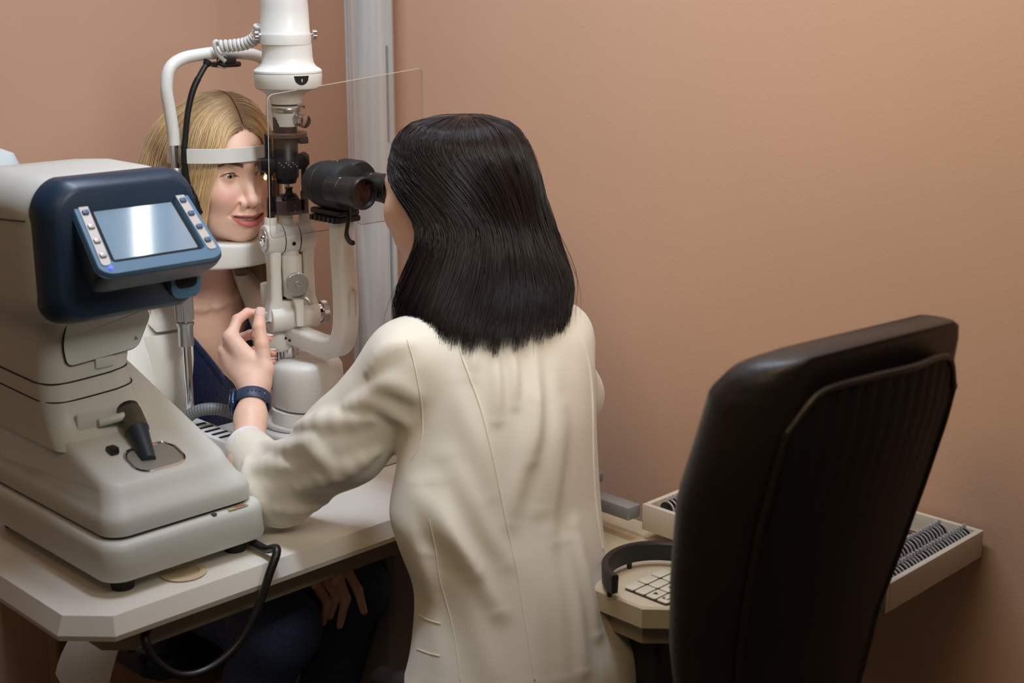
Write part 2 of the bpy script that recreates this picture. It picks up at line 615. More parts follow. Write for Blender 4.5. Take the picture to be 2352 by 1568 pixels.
gobj('cable_grommet', G(UVp).lathe([(0, .030), (.003, .034), (.004, .030), (.004, .024), (.0015, .022)], (ring_c[0] + .04, ring_c[1] + .025, TZ - .0005), (0, 0, 1), 36, True), mat('beige_ring', srgb(205, 185, 150), .5, var=.03), tb)

# ---- control console on the right
cs = thing('control_console', UVp((1.55, 1.3, 0)), 'beige control console with keypad beside the office chair', 'console')
KP = [(1.410, 1.180), (1.410, 1.150), (1.445, 1.112), (1.66, 1.112), (1.66, 1.606), (1.41, 1.606)]
gobj('console_top', plate(G(UVp), KP, [(-.02, .706), (.0, .708), (.0, .737), (-.003, .74)]), mat('console_beige', srgb(198, 184, 158), .5, bump=.04, var=.03), cs, 20)
KP2 = [(1.43, 1.19), (1.43, 1.165), (1.46, 1.135), (1.64, 1.135), (1.64, 1.59), (1.43, 1.59)]
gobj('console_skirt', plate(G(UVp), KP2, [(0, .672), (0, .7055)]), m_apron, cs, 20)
gobj('console_cabinet', G(UVp).rbox((1.545, 1.30, .338), (.16, .27, .665), .012), m_blackm, cs)
for k, vv in enumerate((1.225, 1.31)):
    gobj('cabinet_rib', G(UVp).rbox((1.463, vv, .34), (.006, .012, .60), .002), m_black, cs)
# keypad plate with keys, all lying on the console
kc = np.array([1.482, 1.168])
kp = gobj('keypad_plate', G(UVp).rbox((kc[0], kc[1], .7415), (.090, .080, .003), .008), mat('keypad_dark', srgb(52, 46, 42), .4, var=.05), cs)
m_key = mat('key_membrane', srgb(206, 200, 180), .45, var=.03)
for i in range(3):
    for j in range(4):
        gobj('key', G(UVp).rbox((kc[0] - .031 + i * .031, kc[1] - .031 + j * .0205, .744), (.0285, .018, .002), .003, .0006), m_key, kp)
g = G(UVp)
for (i, j, s) in ((0, 1, 1), (1, 1, -1)):
    x, y = kc[0] - .031 + i * .031, kc[1] - .031 + j * .0205
    g.add([(x - .004, y + .004 * s, .7453), (x + .004, y + .004 * s, .7453), (x, y - .004 * s, .7453)], [(0, 1, 2)])
x, y = kc[0] - .031, kc[1] - .031
for a in ((-.006, .004, .006, .002), (-.006, 0, .002, .005), (-.006, -.004, .008, .002)):
    g.add([(x + a[0], y + a[1], .7453), (x + a[0] + a[2], y + a[1], .7453), (x + a[0] + a[2], y + a[1] + a[3], .7453), (x + a[0], y + a[1] + a[3], .7453)], [(0, 1, 2, 3)])
gobj('key_print', g, m_dark, kp)
# curved black guard around the keypad
P = []
gc = np.array([1.480, 1.172])
for i in range(33):
    t = math.radians(-15 + 180 * i / 32)
    P.append((gc[0] + .082 * math.cos(t), gc[1] + .082 * math.sin(t), .764))
gobj('keypad_guard', G(UVp).sweep(P, [(-.005, -.014), (.005, -.014), (.006, .012), (.004, .0145), (-.004, .0145), (-.006, .012)], Z3), m_black, cs, 30)
for i in (2, 16, 30):
    gobj('guard_stud', G(UVp).cyl((P[i][0], P[i][1], .7395), (P[i][0], P[i][1], .755), .004, n=10), m_black, cs)

# ---- swing arm holding the lens tray
sa = thing('tray_arm', UVp((1.58, 1.43, .76)), 'flat grey metal bar reaching from the doctor to the lens tray', 'bracket')
gobj('bar', G(UVp).rbox((1.588, 1.425, .787), (.03, .22, .022), .004, .003), mat('painted_steel', srgb(150, 156, 162), .35, .4, bump=.03, var=.03), sa)
gobj('knuckle', G(UVp).rbox((1.615, 1.452, .806), (.05, .06, .016), .01), m_grey, sa)
gobj('stem', G(UVp).cyl((1.588, 1.50, .739), (1.588, 1.50, .776), .012, n=20), m_blackm, sa)

# ---- trial lens tray
TR = thing('lens_tray', UVp((1.735, 1.094, .75)), 'open cream wooden tray of trial lenses against the wall behind the chair', 'tray')
m_tray = mat('tray_wood_paint', srgb(200, 190, 174), .5, bump=.06, var=.03)
u0, u1, v0, v1, zt, zb, tk = 1.600, 1.878, .878, 1.310, .80, .757, .009
for nm, cu, cv, su, sv in (('tray_side', u0 + tk / 2, (v0 + v1) / 2, tk, v1 - v0), ('tray_side', u1 - tk / 2, (v0 + v1) / 2, tk, v1 - v0),
                           ('tray_end', (u0 + u1) / 2, v0 + tk / 2, u1 - u0 - 2 * tk - .0004, tk), ('tray_end', (u0 + u1) / 2, v1 - tk / 2, u1 - u0 - 2 * tk - .0004, tk)):
    gobj(nm, G(UVp).rbox((cu, cv, (zt + zb) / 2), (su, sv, zt - zb), .0012, .001), m_tray, TR)
gobj('tray_floor', G(UVp).rbox(((u0 + u1) / 2, (v0 + v1) / 2, zb + .0105), (u1 - u0 - 2 * tk, v1 - v0 - 2 * tk, .009), .001), m_tray, TR)
for vv, uu0, uu1 in ((.966, 1.63, 1.80), (1.212, 1.63, 1.80), (1.09, 1.63, 1.80)):
    cb = gobj('lens_rack', G(UVp).rbox(((uu0 + uu1) / 2, vv, .779), (uu1 - uu0, .052, .014), .002), mat('rack_card', srgb(176, 156, 126), .6, var=.05), TR)
    g = G(UVp)
    k = uu0 + .006
    while k < uu1 - .003:
        g.rbox((k, vv, .7866), (.0016, .05, .0012), .0003, .0002, 1)
        k += .0085
    o = gobj('rack_slot', g, m_dark, cb)
    o['kind'] = 'stuff'
gobj('tray_strip', G(UVp).rbox((1.852, 1.02, .7735), (.014, .15, .004), .001), mat('strip_maroon', srgb(96, 66, 58), .6, var=.1), TR)
# trial lenses: thin steel rims with dark glass, standing in rows
m_rim = mat('lens_rim_steel', srgb(228, 228, 232), .25, .55, var=.03)
m_glass_d = mat('lens_glass', srgb(40, 46, 54), .08, 0, spec=.7, var=.02)
def lens_mesh():
    n = 16
    V, F, MI = [], [], []
    R, h = .0155, .0011
    for (r, x) in ((R, -h), (R, h), (R - .0022, h), (R - .0022, -h)):
        for i in range(n):
            a = 2 * PI * i / n
            V.append((x, r * math.cos(a), r * math.sin(a)))
    for k in range(4):
        for i in range(n):
            j = (i + 1) % n
            F.append((k * n + i, k * n + j, ((k + 1) % 4) * n + j, ((k + 1) % 4) * n + i)); MI.append(0)
    b = len(V)
    for i in range(n):
        a = 2 * PI * i / n
        V.append((0, (R - .002) * math.cos(a), (R - .002) * math.sin(a)))
    F.append(tuple(b + i for i in range(n))); MI.append(1)
    b = len(V)
    for x in (-h, h):                     # little grip tab on the rim
        V += [(x, -.003, R - .0005), (x, .003, R - .0005), (x, .0022, R + .005), (x, -.0022, R + .005)]
    F += [(b, b + 1, b + 2, b + 3), (b + 7, b + 6, b + 5, b + 4)] + [(b + i, b + (i + 1) % 4, b + 4 + (i + 1) % 4, b + 4 + i) for i in range(4)]
    MI += [0] * 6
    me = bpy.data.meshes.new('trial_lens')
    me.from_pydata(V, [], F)
    me.materials.append(m_rim); me.materials.append(m_glass_d)
    me.polygons.foreach_set('material_index', MI)
    me.update()
    return me
LM = lens_mesh()
rows = [('trial lens with thin steel rim, in the tray row nearest its near end', 'near row of trial lenses', .902, 1.622, 1.862, 27),
        ('trial lens with bright steel rim, in the second tray row from the near end', 'second row of trial lenses', .930, 1.622, 1.838, 24),
        ('trial lens at the wall end of the middle tray row', 'middle row of trial lenses', 1.000, 1.822, 1.842, 3),
        ('trial lens in the tray row nearest the grey metal bar', 'far row of trial lenses', 1.286, 1.632, 1.70, 8),
        ('trial lens in the tray row one behind the grey bar end', 'second far row of trial lenses', 1.256, 1.632, 1.70, 8)]
for lab, grp, vv, a, b, n in rows:
    for i in range(n):
        uu = a + (b - a) * i / (n - 1)
        p = UVp((uu, vv + random.uniform(-.0006, .0006), zb + .0152 + .0152 + (.006 if 'second tray' in lab else 0)))
        o = bpy.data.objects.new('trial_lens', LM)
        COL.objects.link(o)
        o.location = p
        o.rotation_euler = (0, random.uniform(-.10, .05), PI / 4)
        tag(o, lab, 'lens', grp)
# raised strip the second row stands on
gobj('row_step', G(UVp).rbox((1.73, .932, zb + .0181), (.23, .020, .006), .001), m_tray, TR)
# ================================================================== slit lamp
def rot2(v, deg):
    a = math.radians(deg)
    return np.array([v[0] * math.cos(a) - v[1] * math.sin(a), v[0] * math.sin(a) + v[1] * math.cos(a), 0])
sl = thing('slit_lamp', ABp((0, .06, TZ)), 'white slit lamp microscope with black binocular on the table', 'slit lamp')
# base and carriage
g = G(ABp)
g.rbox((.0, .080, TZ + .022), (.34, .30, .044), .03, .006)
gobj('base_plate', g, m_white, sl)
g = G(ABp)
for k, (w_, d_, z0, z1) in enumerate(((.23, .20, TZ + .0445, TZ + .058), (.205, .175, TZ + .0585, TZ + .068), (.18, .15, TZ + .0685, TZ + .078))):
    g.rbox((.02, .085, (z0 + z1) / 2), (w_, d_, z1 - z0), .07, .004, 10)
gobj('carriage_steps', g, m_white, sl)
g = G(ABp)
rings = []
for z, s in ((.838, .062), (.862, .060)):
    rings.append([(x, y, z) for x, y in rrect(2 * s, 1.6 * s, s * .7, 10, .0, .10)])
g.loft(rings)
gobj('carriage_neck', g, m_white, sl)
g = G(ABp)
rings = []
for z, s in ((.863, .88), (.866, .97), (.872, 1.), (.925, 1.), (.936, .985), (.944, .93), (.947, .80)):
    rings.append([(x, y, z + (.004 * (y - .10) / .06 if z > .93 else 0)) for x, y in rrect(.118 * s, .112 * s, .045, 10, .004, .102)])
g.loft(rings)
cg = gobj('carriage_block', g, m_white, sl, 50)
for p in ((.018, .075), (.012, .128)):
    gobj('round_cap', G(ABp).cyl((p[0], p[1], .946 + (p[1] - .1) * .05), (p[0], p[1], .9495 + (p[1] - .1) * .05), .0185, .0175, 36), m_white, cg)
gobj('grey_screw_cap', G(ABp).lathe([(0, .014), (.004, .0125), (.009, .0095), (.009, .006), (.005, .0055)], (-.022, .135, TZ + .044), (0, 0, 1), 28), m_grey, sl)
# rail covers left of the base, by the patient's side
g = G(ABp)
g.rbox((-.178, .045, TZ + .045), (.045, .24, .09), .006, .004)
gobj('rail_cover', g, m_white, sl)
g = G(ABp)
for i in range(5):
    g.rbox((-.178, .115 - .022 * i, TZ + .0903), (.03, .008, .0012), .002, .0004, 2)
gobj('vent_slot', g, m_dark, sl)
Q = smooth_path([(-.214, .0, TZ + .03), (-.207, .005, TZ + .08), (-.186, .03, TZ + .115), (-.150, .058, TZ + .118), (-.11, .07, TZ + .09), (-.10, .075, TZ + .05)], 10)
cd = gobj('conduit', G(ABp).tube(Q, .0105, 14), m_grey, sl)
g = G(ABp)
for i in range(2, len(Q) - 2):
    t = Q[i + 1] - Q[i]; t /= np.linalg.norm(t)
    g.lathe([(-.0008, .0106), (-.0008, .0112), (.0008, .0112), (.0008, .0106)], Q[i], t, 14)
gobj('conduit_rib', g, mat('grey_rib', srgb(96, 98, 104), .5, var=.05), cd)

# joystick by the doctor's right hand
gobj('joystick', G(ABp).lathe([(0, .020), (.012, .019), (.016, .011), (.05, .0095), (.095, .012), (.112, .011), (.118, .007)], (.125, .185, TZ + .044), (0, 0, 1), 28), m_black, sl)
# microscope arm: swings under and rises beside the tower
MF = frame(ABp((0, 0, 0)), W3, U3)        # x = towards doctor, y = across
g = G(MF)
prof = [(.005, .992), (.06, .990), (.12, .985), (.165, .983), (.198, .991), (.214, 1.010), (.221, 1.04), (.222, 1.09), (.219, 1.15), (.217, 1.208)]
Pm = smooth_path([(x, 0, z) for x, z in prof], 6)
T = np.gradient(Pm, axis=0); T /= np.linalg.norm(T, axis=1)[:, None]
rings = []
for i, (p, t) in enumerate(zip(Pm, T)):
    nrm = np.array([-t[2], 0, t[0]])
    k = i / (len(Pm) - 1)
    hh = .0165 + .002 * math.sin(k * PI)
    ww = .018
    rings.append([p + nrm * y + np.array([0, 1, 0]) * x for x, y in rrect(2 * ww, 2 * hh, .009, 5)])
g.loft(rings)
ma = gobj('microscope_arm', g, m_white, sl, 45)
# slot outline on the outer face of the arm
lp_ = []
inner_ = smooth_path([(.205, .0, .9845), (.2205, .0, .9985), (.2315, .0, 1.022), (.2375, .0, 1.05), (.2402, .0, 1.09)], 6)
lp_ = [p + np.array([.0006, -.007, 0]) for p in inner_] + [inner_[-1] + np.array([.0006, 0, .009])] + [p + np.array([.0006, .007, 0]) for p in inner_[::-1]] + [inner_[0] + np.array([.0, 0, -.004])]
gobj('arm_groove_rim', G(MF).tube(smooth_path(lp_, 2, True), .0022, 8, closed=True), mat('arm_inner', srgb(205, 200, 196), .4, var=.02), ma)
gobj('arm_screw', G(MF).cyl((.075, -.020, .985), (.075, -.0212, .985), .0025, n=12), m_dark, ma)
gobj('arm_screw', G(MF).cyl((.086, -.020, .983), (.086, -.0212, .983), .0025, n=12), m_dark, ma)
gobj('pivot_post', G(ABp).cyl((0, .055, .946), (0, .055, .968), .017, n=28), m_chrome, sl)
gobj('pivot_hub', G(ABp).lathe([(0, .03), (.006, .036), (.02, .038), (.03, .034), (.045, .03)], (-.012, .035, .958), (0, 0, 1), 32), m_white, sl)
gobj('angle_knob', G(MF).cyl((.045, -.021, .985), (.045, -.036, .985), .013, n=28, e=.002), m_grey, sl)

# illumination tower, turned a little towards the camera
TC = ABp((0, .078, 0))
tw, tu = np.array([.5, -.866, 0]), np.array([.866, .5, 0])
TF = frame(TC, tu, tw)                    # x = along hinge, y = front, z up
g = G(TF)
g.cyl((-.050, .0, 1.024), (.040, .0, 1.024), .025, n=36, e=.004)
g.rbox((-.006, -.004, 1.032), (.080, .038, .046), .01)
gobj('lower_hinge', g, m_white, sl)
gobj('slit_knob', G(TF).cyl((.040, 0, 1.024), (.048, 0, 1.024), .0165, n=30), m_chrome, sl)
def knurled(tf, p0, p1, r, n=44, dep=.0009, e=.001):
    p0, p1 = np.asarray(p0, float), np.asarray(p1, float)
    ax = p1 - p0; L = np.linalg.norm(ax); ax /= L
    ref = np.array([0, 0, 1.]) if abs(ax[2]) < .9 else np.array([1., 0, 0])
    e1 = np.cross(ref, ax); e1 /= np.linalg.norm(e1); e2 = np.cross(ax, e1)
    rings = []
    for h, ins in ((0, e), (e, 0), (L - e, 0), (L, e)):
        rings.append([p0 + ax * h + (r - ins - (dep if i % 2 else 0)) * (math.cos(2 * PI * i / (2 * n)) * e1 + math.sin(2 * PI * i / (2 * n)) * e2) for i in range(2 * n)])
    return G(tf).loft(rings)
gobj('slit_knob', knurled(TF, (.048, 0, 1.024), (.059, 0, 1.024), .0205), m_alu2, sl, 20)
gobj('slit_knob', knurled(TF, (-.051, .0, 1.026), (-.066, .0, 1.026), .0105), m_alu2, sl, 20, label='small silver knob pinched by the doctor')
# two uprights with the tilting block between them
for s in (-1, 1):
    g = G(TF)
    rings = []
    x0 = -.006 + s * .0305
    for z, wx, wy, ox in ((1.022, .030, .034, s * .004), (1.045, .024, .032, s * .003), (1.06, .021, .031, 0), (1.11, .020, .030, 0), (1.143, .022, .034, 0), (1.158, .026, .036, 0)):
        rings.append([(x, y, z) for x, y in rrect(wx, wy, .007, 5, x0 + ox, 0)])
    g.loft(rings)
    gobj('upright', g, m_white, sl, 45)
g = G(TF)
g.cyl((-.052, 0, 1.163), (-.021, 0, 1.163), .0265, n=40, e=.003)
gobj('hinge_barrel', g, m_white, sl)
gobj('hinge_barrel', G(TF).cyl((-.0203, 0, 1.163), (.0060, 0, 1.163), .0262, n=40, e=.001), m_white, sl)
gobj('hinge_barrel', G(TF).cyl((.0067, 0, 1.163), (.036, 0, 1.163), .0265, n=40, e=.005), m_white, sl)
gobj('hinge_seam', G(TF).cyl((-.0212, 0, 1.163), (.0073, 0, 1.163), .0252, n=40), m_dark, sl)
gobj('hinge_screw', G(TF).cyl((-.007, .0255, 1.157), (-.007, .0266, 1.157), .0034, n=16), m_dark, sl)
ec = gobj('end_cap', G(TF).cyl((-.052, 0, 1.163), (-.0545, 0, 1.163), .0205, n=36, e=.001), m_alu2, sl)
gobj('cap_bolt', G(TF).lathe([(0, .011), (.002, .0105), (.003, .008), (.003, .004), (.001, .0035)], (-.0543, 0, 1.163), (-1, 0, 0), 24), m_chrome, ec)
g = G(TF)
g.cyl((-.006, .001, 1.130), (-.006, .001, 1.146), .0160, n=28)
g.rbox((-.006, .002, 1.098), (.036, .034, .075), .010, .004)
rings = []
for z, r_ in ((1.058, .012), (1.068, .0175), (1.115, .0175), (1.126, .017), (1.134, .0155)):
    rings.append([(-.006 + r_ * math.cos(2 * PI * i / 32), .008 + r_ * math.sin(2 * PI * i / 32), z) for i in range(32)])
g.loft(rings)
tbk = gobj('tilt_block', g, m_white, sl, 50)
gobj('block_gap', G(TF).rbox((-.006, -.008, 1.094), (.040, .014, .112), .002), m_dark, sl)
gobj('block_neck', G(TF).cyl((-.006, .012, 1.088), (-.008, .032, 1.088), .0155, n=28, e=.003), m_white, tbk)
gobj('block_knob', knurled(TF, (-.008, .032, 1.088), (-.009, .041, 1.088), .0205, 40, .0007), m_alu2, tbk, 20)
gobj('block_knob', G(TF).lathe([(0, .0195), (.0008, .0190), (.0008, .006), (.0025, .0055), (.0025, .003), (.001, .0025)], (-.009, .0411, 1.088), (-.1, 1, 0), 36), m_alu2, tbk)
for z in (1.115, 1.072):
    gobj('block_screw', G(TF).cyl((-.0238, .004, z), (-.0252, .004, z), .0032, n=14), m_chrome, tbk)
g = G(TF)
rings = []
for y, z, a, b in ((.016, 1.062, .008, .006), (.026, 1.057, .0090, .006), (.031, 1.046, .0072, .005), (.031, 1.022, .0070, .0035), (.032, 1.012, .006, .003)):
    rings.append([(-.004 + x, y + yy * .5, z) for x, yy in rrect(2 * a, 4 * b, .004, 4)])
gobj('tilt_lever', G(TF).loft(rings), m_white, sl, 50)
gobj('small_lever', G(TF).tube(smooth_path([(.002, .022, 1.064), (.010, .03, 1.061), (.015, .034, 1.053), (.016, .035, 1.048)], 5), [.0055] * 16, 10, flat=.7), m_alu2, sl)
gobj('side_motor', G(TF).cyl((-.036, -.036, 1.035), (-.036, -.036, 1.080), .013, n=30, e=.003), m_white, sl)
# sockets and rods
m_rod = mat('black_anodised', srgb(22, 22, 25), .35, .3, var=.08)
for x, zt_ in ((-.0375, 1.201), (-.008, 1.207), (.026, 1.204)):
    gobj('rod_socket', G(TF).lathe([(0, .012), (zt_ - 1.172 - .002, .0108), (zt_ - 1.172, .0098)], (x, -.002, 1.172), (0, 0, 1), 28), m_white, sl)
def flat_rod(x, y, z0, z1, name, waist):
    rings = []
    for z, wx in ((z0, .0062), (waist - .022, .0062), (waist - .018, .0038), (waist + .018, .0034), (waist + .022, .0062), (z1, .0062)):
        rings.append([(xx, yy, z) for xx, yy in rrect(2 * wx, .011, .003, 3, x, y)])
    gobj(name, G(TF).loft(rings), m_rod, sl, 40)
flat_rod(-.0365, -.002, 1.195, 1.342, 'guide_rod', 1.256)
flat_rod(.026, -.002, 1.199, 1.306, 'guide_rod', 1.262)
# crosspiece and filter drum
g = G(TF)
rings = []
for x, z0, z1 in ((-.053, 1.284, 1.303), (-.04, 1.279, 1.304), (-.026, 1.279, 1.302), (.008, 1.279, 1.302), (.018, 1.281, 1.306), (.030, 1.283, 1.310), (.035, 1.288, 1.305)):
    rings.append([(x, y, z) for y, z in rrect(.018, z1 - z0, .003, 3, -.004, (z0 + z1) / 2)])
gobj('crosspiece', G(TF).loft(rings), m_rod, sl, 40)
gobj('filter_drum', G(TF).lathe([(0, .018), (.003, .021), (.012, .0215), (.02, .0225), (.04, .0225), (.041, .0218), (.075, .0218)], (-.006, 0, 1.266), (0, 0, 1), 40), m_black, sl)
g = G(TF)
for i in range(9):
    a = math.radians(60 + 10 * i)
    g.cyl((-.006 + .0226 * math.cos(a), .0226 * math.sin(a), 1.289 + .0035 * (i % 3)), (-.006 + .0232 * math.cos(a), .0232 * math.sin(a), 1.289 + .0035 * (i % 3)), .0011, n=6)
gobj('drum_mark', g, mat('ink_white', srgb(190, 190, 188), .5, var=.02), sl)
gd = G(TF)
gd.lathe([(0, .0350), (.001, .036), (.0065, .036), (.0075, .035)], (-.004, 0, 1.3385), (0, 0, 1), 56)
sdisc = gobj('slit_scale_disc', gd, mat('scale_bronze', srgb(120, 98, 84), .4, .5, var=.06), sl)
g = G(TF)
for i in range(40):
    a = math.radians(40 + 4.2 * i)
    c = np.array([-.004 + .036 * math.cos(a), .036 * math.sin(a), 1.3422])
    g.rbox(c, (.0012, .0012, .004 if i % 5 == 0 else .0024), .0003, .0002, 1)
gobj('scale_tick', g, mat('tick_dark', srgb(40, 34, 30), .6, var=.05), sdisc)
gobj('disc_tab', G(TF).rbox((.022, .012, 1.332), (.016, .012, .012), .002), m_rod, sl)
gobj('drum_neck', G(TF).cyl((-.005, 0, 1.345), (-.005, 0, 1.372), .0205, n=36), m_black, sl)
# mirror head under the drum
g = G(TF)
g.cyl((-.006, .0, 1.259), (-.006, .0, 1.267), .016, .018, 30)
gobj('drum_lip', g, m_rod, sl)
gobj('mirror_pin', G(TF).cyl((-.006, .004, 1.244), (-.006, .004, 1.262), .0035, n=14), m_chrome, sl)
g = G(TF)
g.cyl((-.024, -.006, 1.205), (-.024, -.006, 1.264), .006, n=14)
gobj('back_rod', g, mat('rod_brown', srgb(70, 48, 42), .4, .2, var=.05), sl)
g = G(TF)
rings = []
for z, wx, wy in ((1.232, .040, .036), (1.237, .026, .022), (1.242, .016, .014), (1.247, .013, .012), (1.252, .018, .014)):
    rings.append([(x, y, z) for x, y in rrect(wx * .8, wy * .6, .003, 3, -.004, .004)])
g.loft(rings)
gobj('mirror_stem', g, m_rod, sl)
g = G(TF)
m_box = mat('mirror_box', srgb(92, 78, 80), .3, .1, var=.05)  # base colour lightened to stand in for haze of the breath shield
g.add([(x, y, z) for z, ins in ((1.205, .0), (1.2295, .0)) for x, y in ((-.028, -.016), (.012, -.016), (.012, .016 - ins), (-.014, .016), (-.028, .004))]
      + [(-.024, -.012, 1.2395), (.010, -.012, 1.2395), (.010, .0, 1.2395), (-.012, .0, 1.2395), (-.024, -.004, 1.2395)],
      [(4, 3, 2, 1, 0)] + [(i, (i + 1) % 5, 5 + (i + 1) % 5, 5 + i) for i in range(5)] + [(5 + i, 5 + (i + 1) % 5, 10 + (i + 1) % 5, 10 + i) for i in range(5)] + [(10, 11, 12, 13, 14)])
gobj('mirror_head', g, m_box, sl, 20)
for z in (1.211, 1.221):
    gobj('mirror_screw', G(TF).cyl((.001, .0158, z), (.001, .0168, z), .0016, n=10), m_chrome, sl)
# lamp housing above
gobj('neck', G(TF).lathe([(0, .0225), (.012, .0235), (.036, .0250), (.046, .0275), (.055, .034), (.062, .046), (.064, .050)], (-.001, 0, 1.356), (0, 0, 1), 48), m_white, sl, 50)
col = G(TF)
col.lathe([(0, .046), (.003, .0545), (.006, .0565), (.026, .0575), (.0275, .0572), (.0275, .0560), (.029, .0560), (.029, .0575), (.032, .0572), (.035, .0540), (.039, .0475), (.045, .0440), (.055, .0425), (.075, .0418)], (.004, 0, 1.4175), (0, 0, 1), 64)
cl = gobj('housing_collar', col, m_white, sl, 35)
# filter window: a black half-moon with a small mark
def collar_pt(a, z, off):
    r = .0572 + off
    return (.004 + r * math.cos(a), r * math.sin(a), z)
V, F = [], []
c0 = math.radians(88); n = 14
for i in range(n + 1):
    t = -1 + 2 * i / n
    a = c0 - t * .235
    zt_, zb_ = 1.4430, 1.4430 - .0145 * math.sqrt(max(0, 1 - t * t)) - .0003
    V += [collar_pt(a, zt_, .0006), collar_pt(a, zb_, .0004)]
for i in range(n):
    F.append((2 * i, 2 * i + 1, 2 * i + 3, 2 * i + 2))
gobj('filter_window', G(TF).add(V, F), m_dark, cl, label='black half-moon window with a small white mark')
gobj('window_mark', G(TF).add([collar_pt(c0, 1.4390, .0009), collar_pt(c0 + .022, 1.4365, .0009), collar_pt(c0 + .012, 1.4330, .0009), collar_pt(c0 - .012, 1.4330, .0009), collar_pt(c0 - .022, 1.4365, .0009)], [(0, 1, 2, 3, 4)]), mat('ink_white', srgb(190, 190, 188)), cl)
hs = G(TF)
hs.lathe([(0, .0405), (.001, .0428), (.016, .0432), (.019, .0425), (.021, .0412), (.06, .040), (.11, .0365), (.15, .031), (.165, .024)], (.002, 0, 1.4920), (0, 0, 1), 56)
gobj('lamp_housing', hs, m_white, sl, 35)
for a in (8, 186):
    ar = math.radians(a)
    d = np.array([math.cos(ar), math.sin(ar), 0])
    o_ = np.array([.002, 0, 1.508])
    gobj('housing_screw', G(TF).cyl(o_ + d * .038, o_ + d * .046, .0045, n=16), m_chrome, sl)
    gobj('housing_screw', knurled(TF, o_ + d * .046, o_ + d * .054, .0078, 22, .0006), m_chrome, sl, 20)
# controls on the neck
gobj('neck_slot', G(TF).lathe([(0, .0254), (.006, .0256)], (-.001, 0, 1.391), (0, 0, 1), 40), m_dark, sl)
gobj('neck_ring', G(TF).lathe([(0, .0248), (.001, .0255), (.008, .0258), (.009, .0252)], (-.001, 0, 1.379), (0, 0, 1), 40), m_alu2, sl)
gobj('slot_lever', G(TF).cyl((.010, .02, 1.393), (.018, .033, 1.390), .0032, .0025, 12), m_chrome, sl)
gobj('neck_cover', G(TF).lathe([(0, .0236), (.022, .0246)], (-.001, 0, 1.3565), (0, 0, 1), 40), m_white, sl)
gobj('neck_knob', G(TF).cyl((.008, .018, 1.370), (.014, .035, 1.367), .0105, .0100, 28), m_alu2, sl)
gobj('neck_knob', G(TF).cyl((.014, .035, 1.367), (.0162, .0425, 1.366), .0112, n=28, e=.001), m_chrome, sl)
# coiled lamp cord to the forehead frame
def hp_(px, py, b):
    r = at(px, py, 2.0) - np.array([0, 0, CAM_H])
    o = np.array([0, 0, CAM_H])
    return o + r * (((b + E0 @ W3) - o @ W3) / (r @ W3))
def helix(path, r, turns):
    P = smooth_path(path, 60)
    T = np.gradient(P, axis=0); T /= np.linalg.norm(T, axis=1)[:, None]
    e1 = np.cross(T, Z3); e1 /= np.linalg.norm(e1, axis=1)[:, None] + 1e-9
    e2 = np.cross(T, e1)
    a = np.linspace(0, 2 * PI * turns, len(P))[:, None]
    return P + r * (np.cos(a) * e1 + np.sin(a) * e2)
c0_ = TF((-.046, -.01, 1.512))
Pc = [hp_(597, 58, .045), hp_(590, 82, .035), hp_(570, 98, .02), hp_(540, 104, .0), hp_(505, 106, -.02)]
gobj('coiled_cord', G().tube(helix(Pc, .0075, 13), .0038, 8), mat('cord_white', srgb(205, 203, 200), .5, var=.03), sl)
e_ = helix(Pc, .0075, 13)[-1]
gobj('coiled_cord', G().tube(smooth_path([e_, e_ - tu * .008 + Z3 * .008, e_ - tu * .012 + Z3 * .002, e_ - tu * .006 - Z3 * .014, e_ + tu * .006 - Z3 * .026], 8), .0036, 8), MATS['cord_white'], sl)

# binocular microscope
BF = frame(ABp((0, 0, 1.268)), W3, U3)    # x = along the line of sight to the doctor
g = G(BF)
bn = thing  # (name kept short below)
body = G(BF)
for yy in (.0,):
    body.lathe([(0, .022), (.004, .027), (.018, .034), (.028, .0375), (.040, .0382), (.0405, .0390), (.092, .0390), (.098, .037), (.100, .032)], (.148, -.004, 0), (1, 0, 0), 56)
bb = gobj('binocular_body', body, m_blackm, sl, 30)
gobj('objective_lens', G(BF).cyl((.1485, -.004, 0), (.147, -.004, 0), .018, n=30), m_glass_d, bb)
gobj('body_ring', G(BF).lathe([(0, .0391), (.0008, .0398), (.0025, .0398), (.003, .0391)], (.190, -.004, 0), (1, 0, 0), 56), m_black, bb)
gobj('rear_prism', G(BF).lathe([(0, .034), (.01, .036), (.045, .036), (.052, .033)], (.194, .022, .006), (1, 0, 0), 44), m_blackm, bb)
gobj('body_pin', G(BF).cyl((.205, .004, .0388), (.205, .004, .041), .004, n=12), m_chrome, bb)
for s, yy in ((-1, -.030), (1, .034)):
    g = G(BF)
    ax = np.array([1, s * -.02, 0.0])
    g.lathe([(0, .0225), (.03, .0225), (.0305, .0236), (.033, .0236), (.0335, .0228), (.062, .0245), (.072, .0262), (.079, .0265), (.082, .0250), (.081, .0225), (.074, .0195)], (.235, yy, .0), ax, 44)
    ey = gobj('eyepiece', g, m_black, bb, 35)
    gobj('eyepiece_glass', G(BF).cyl(np.array([.235, yy, 0]) + ax * .0735, np.array([.235, yy, 0]) + ax * .075, .0195, n=30), mat('eyepiece_coating', srgb(38, 12, 10), .06, 0, spec=.8, var=.03), ey)
    gobj('dioptre_mark', G(BF).rbox((.268, yy - .0095, .0216), (.002, .004, .0012), .0004, .0003, 1), MATS['ink_white'], ey)
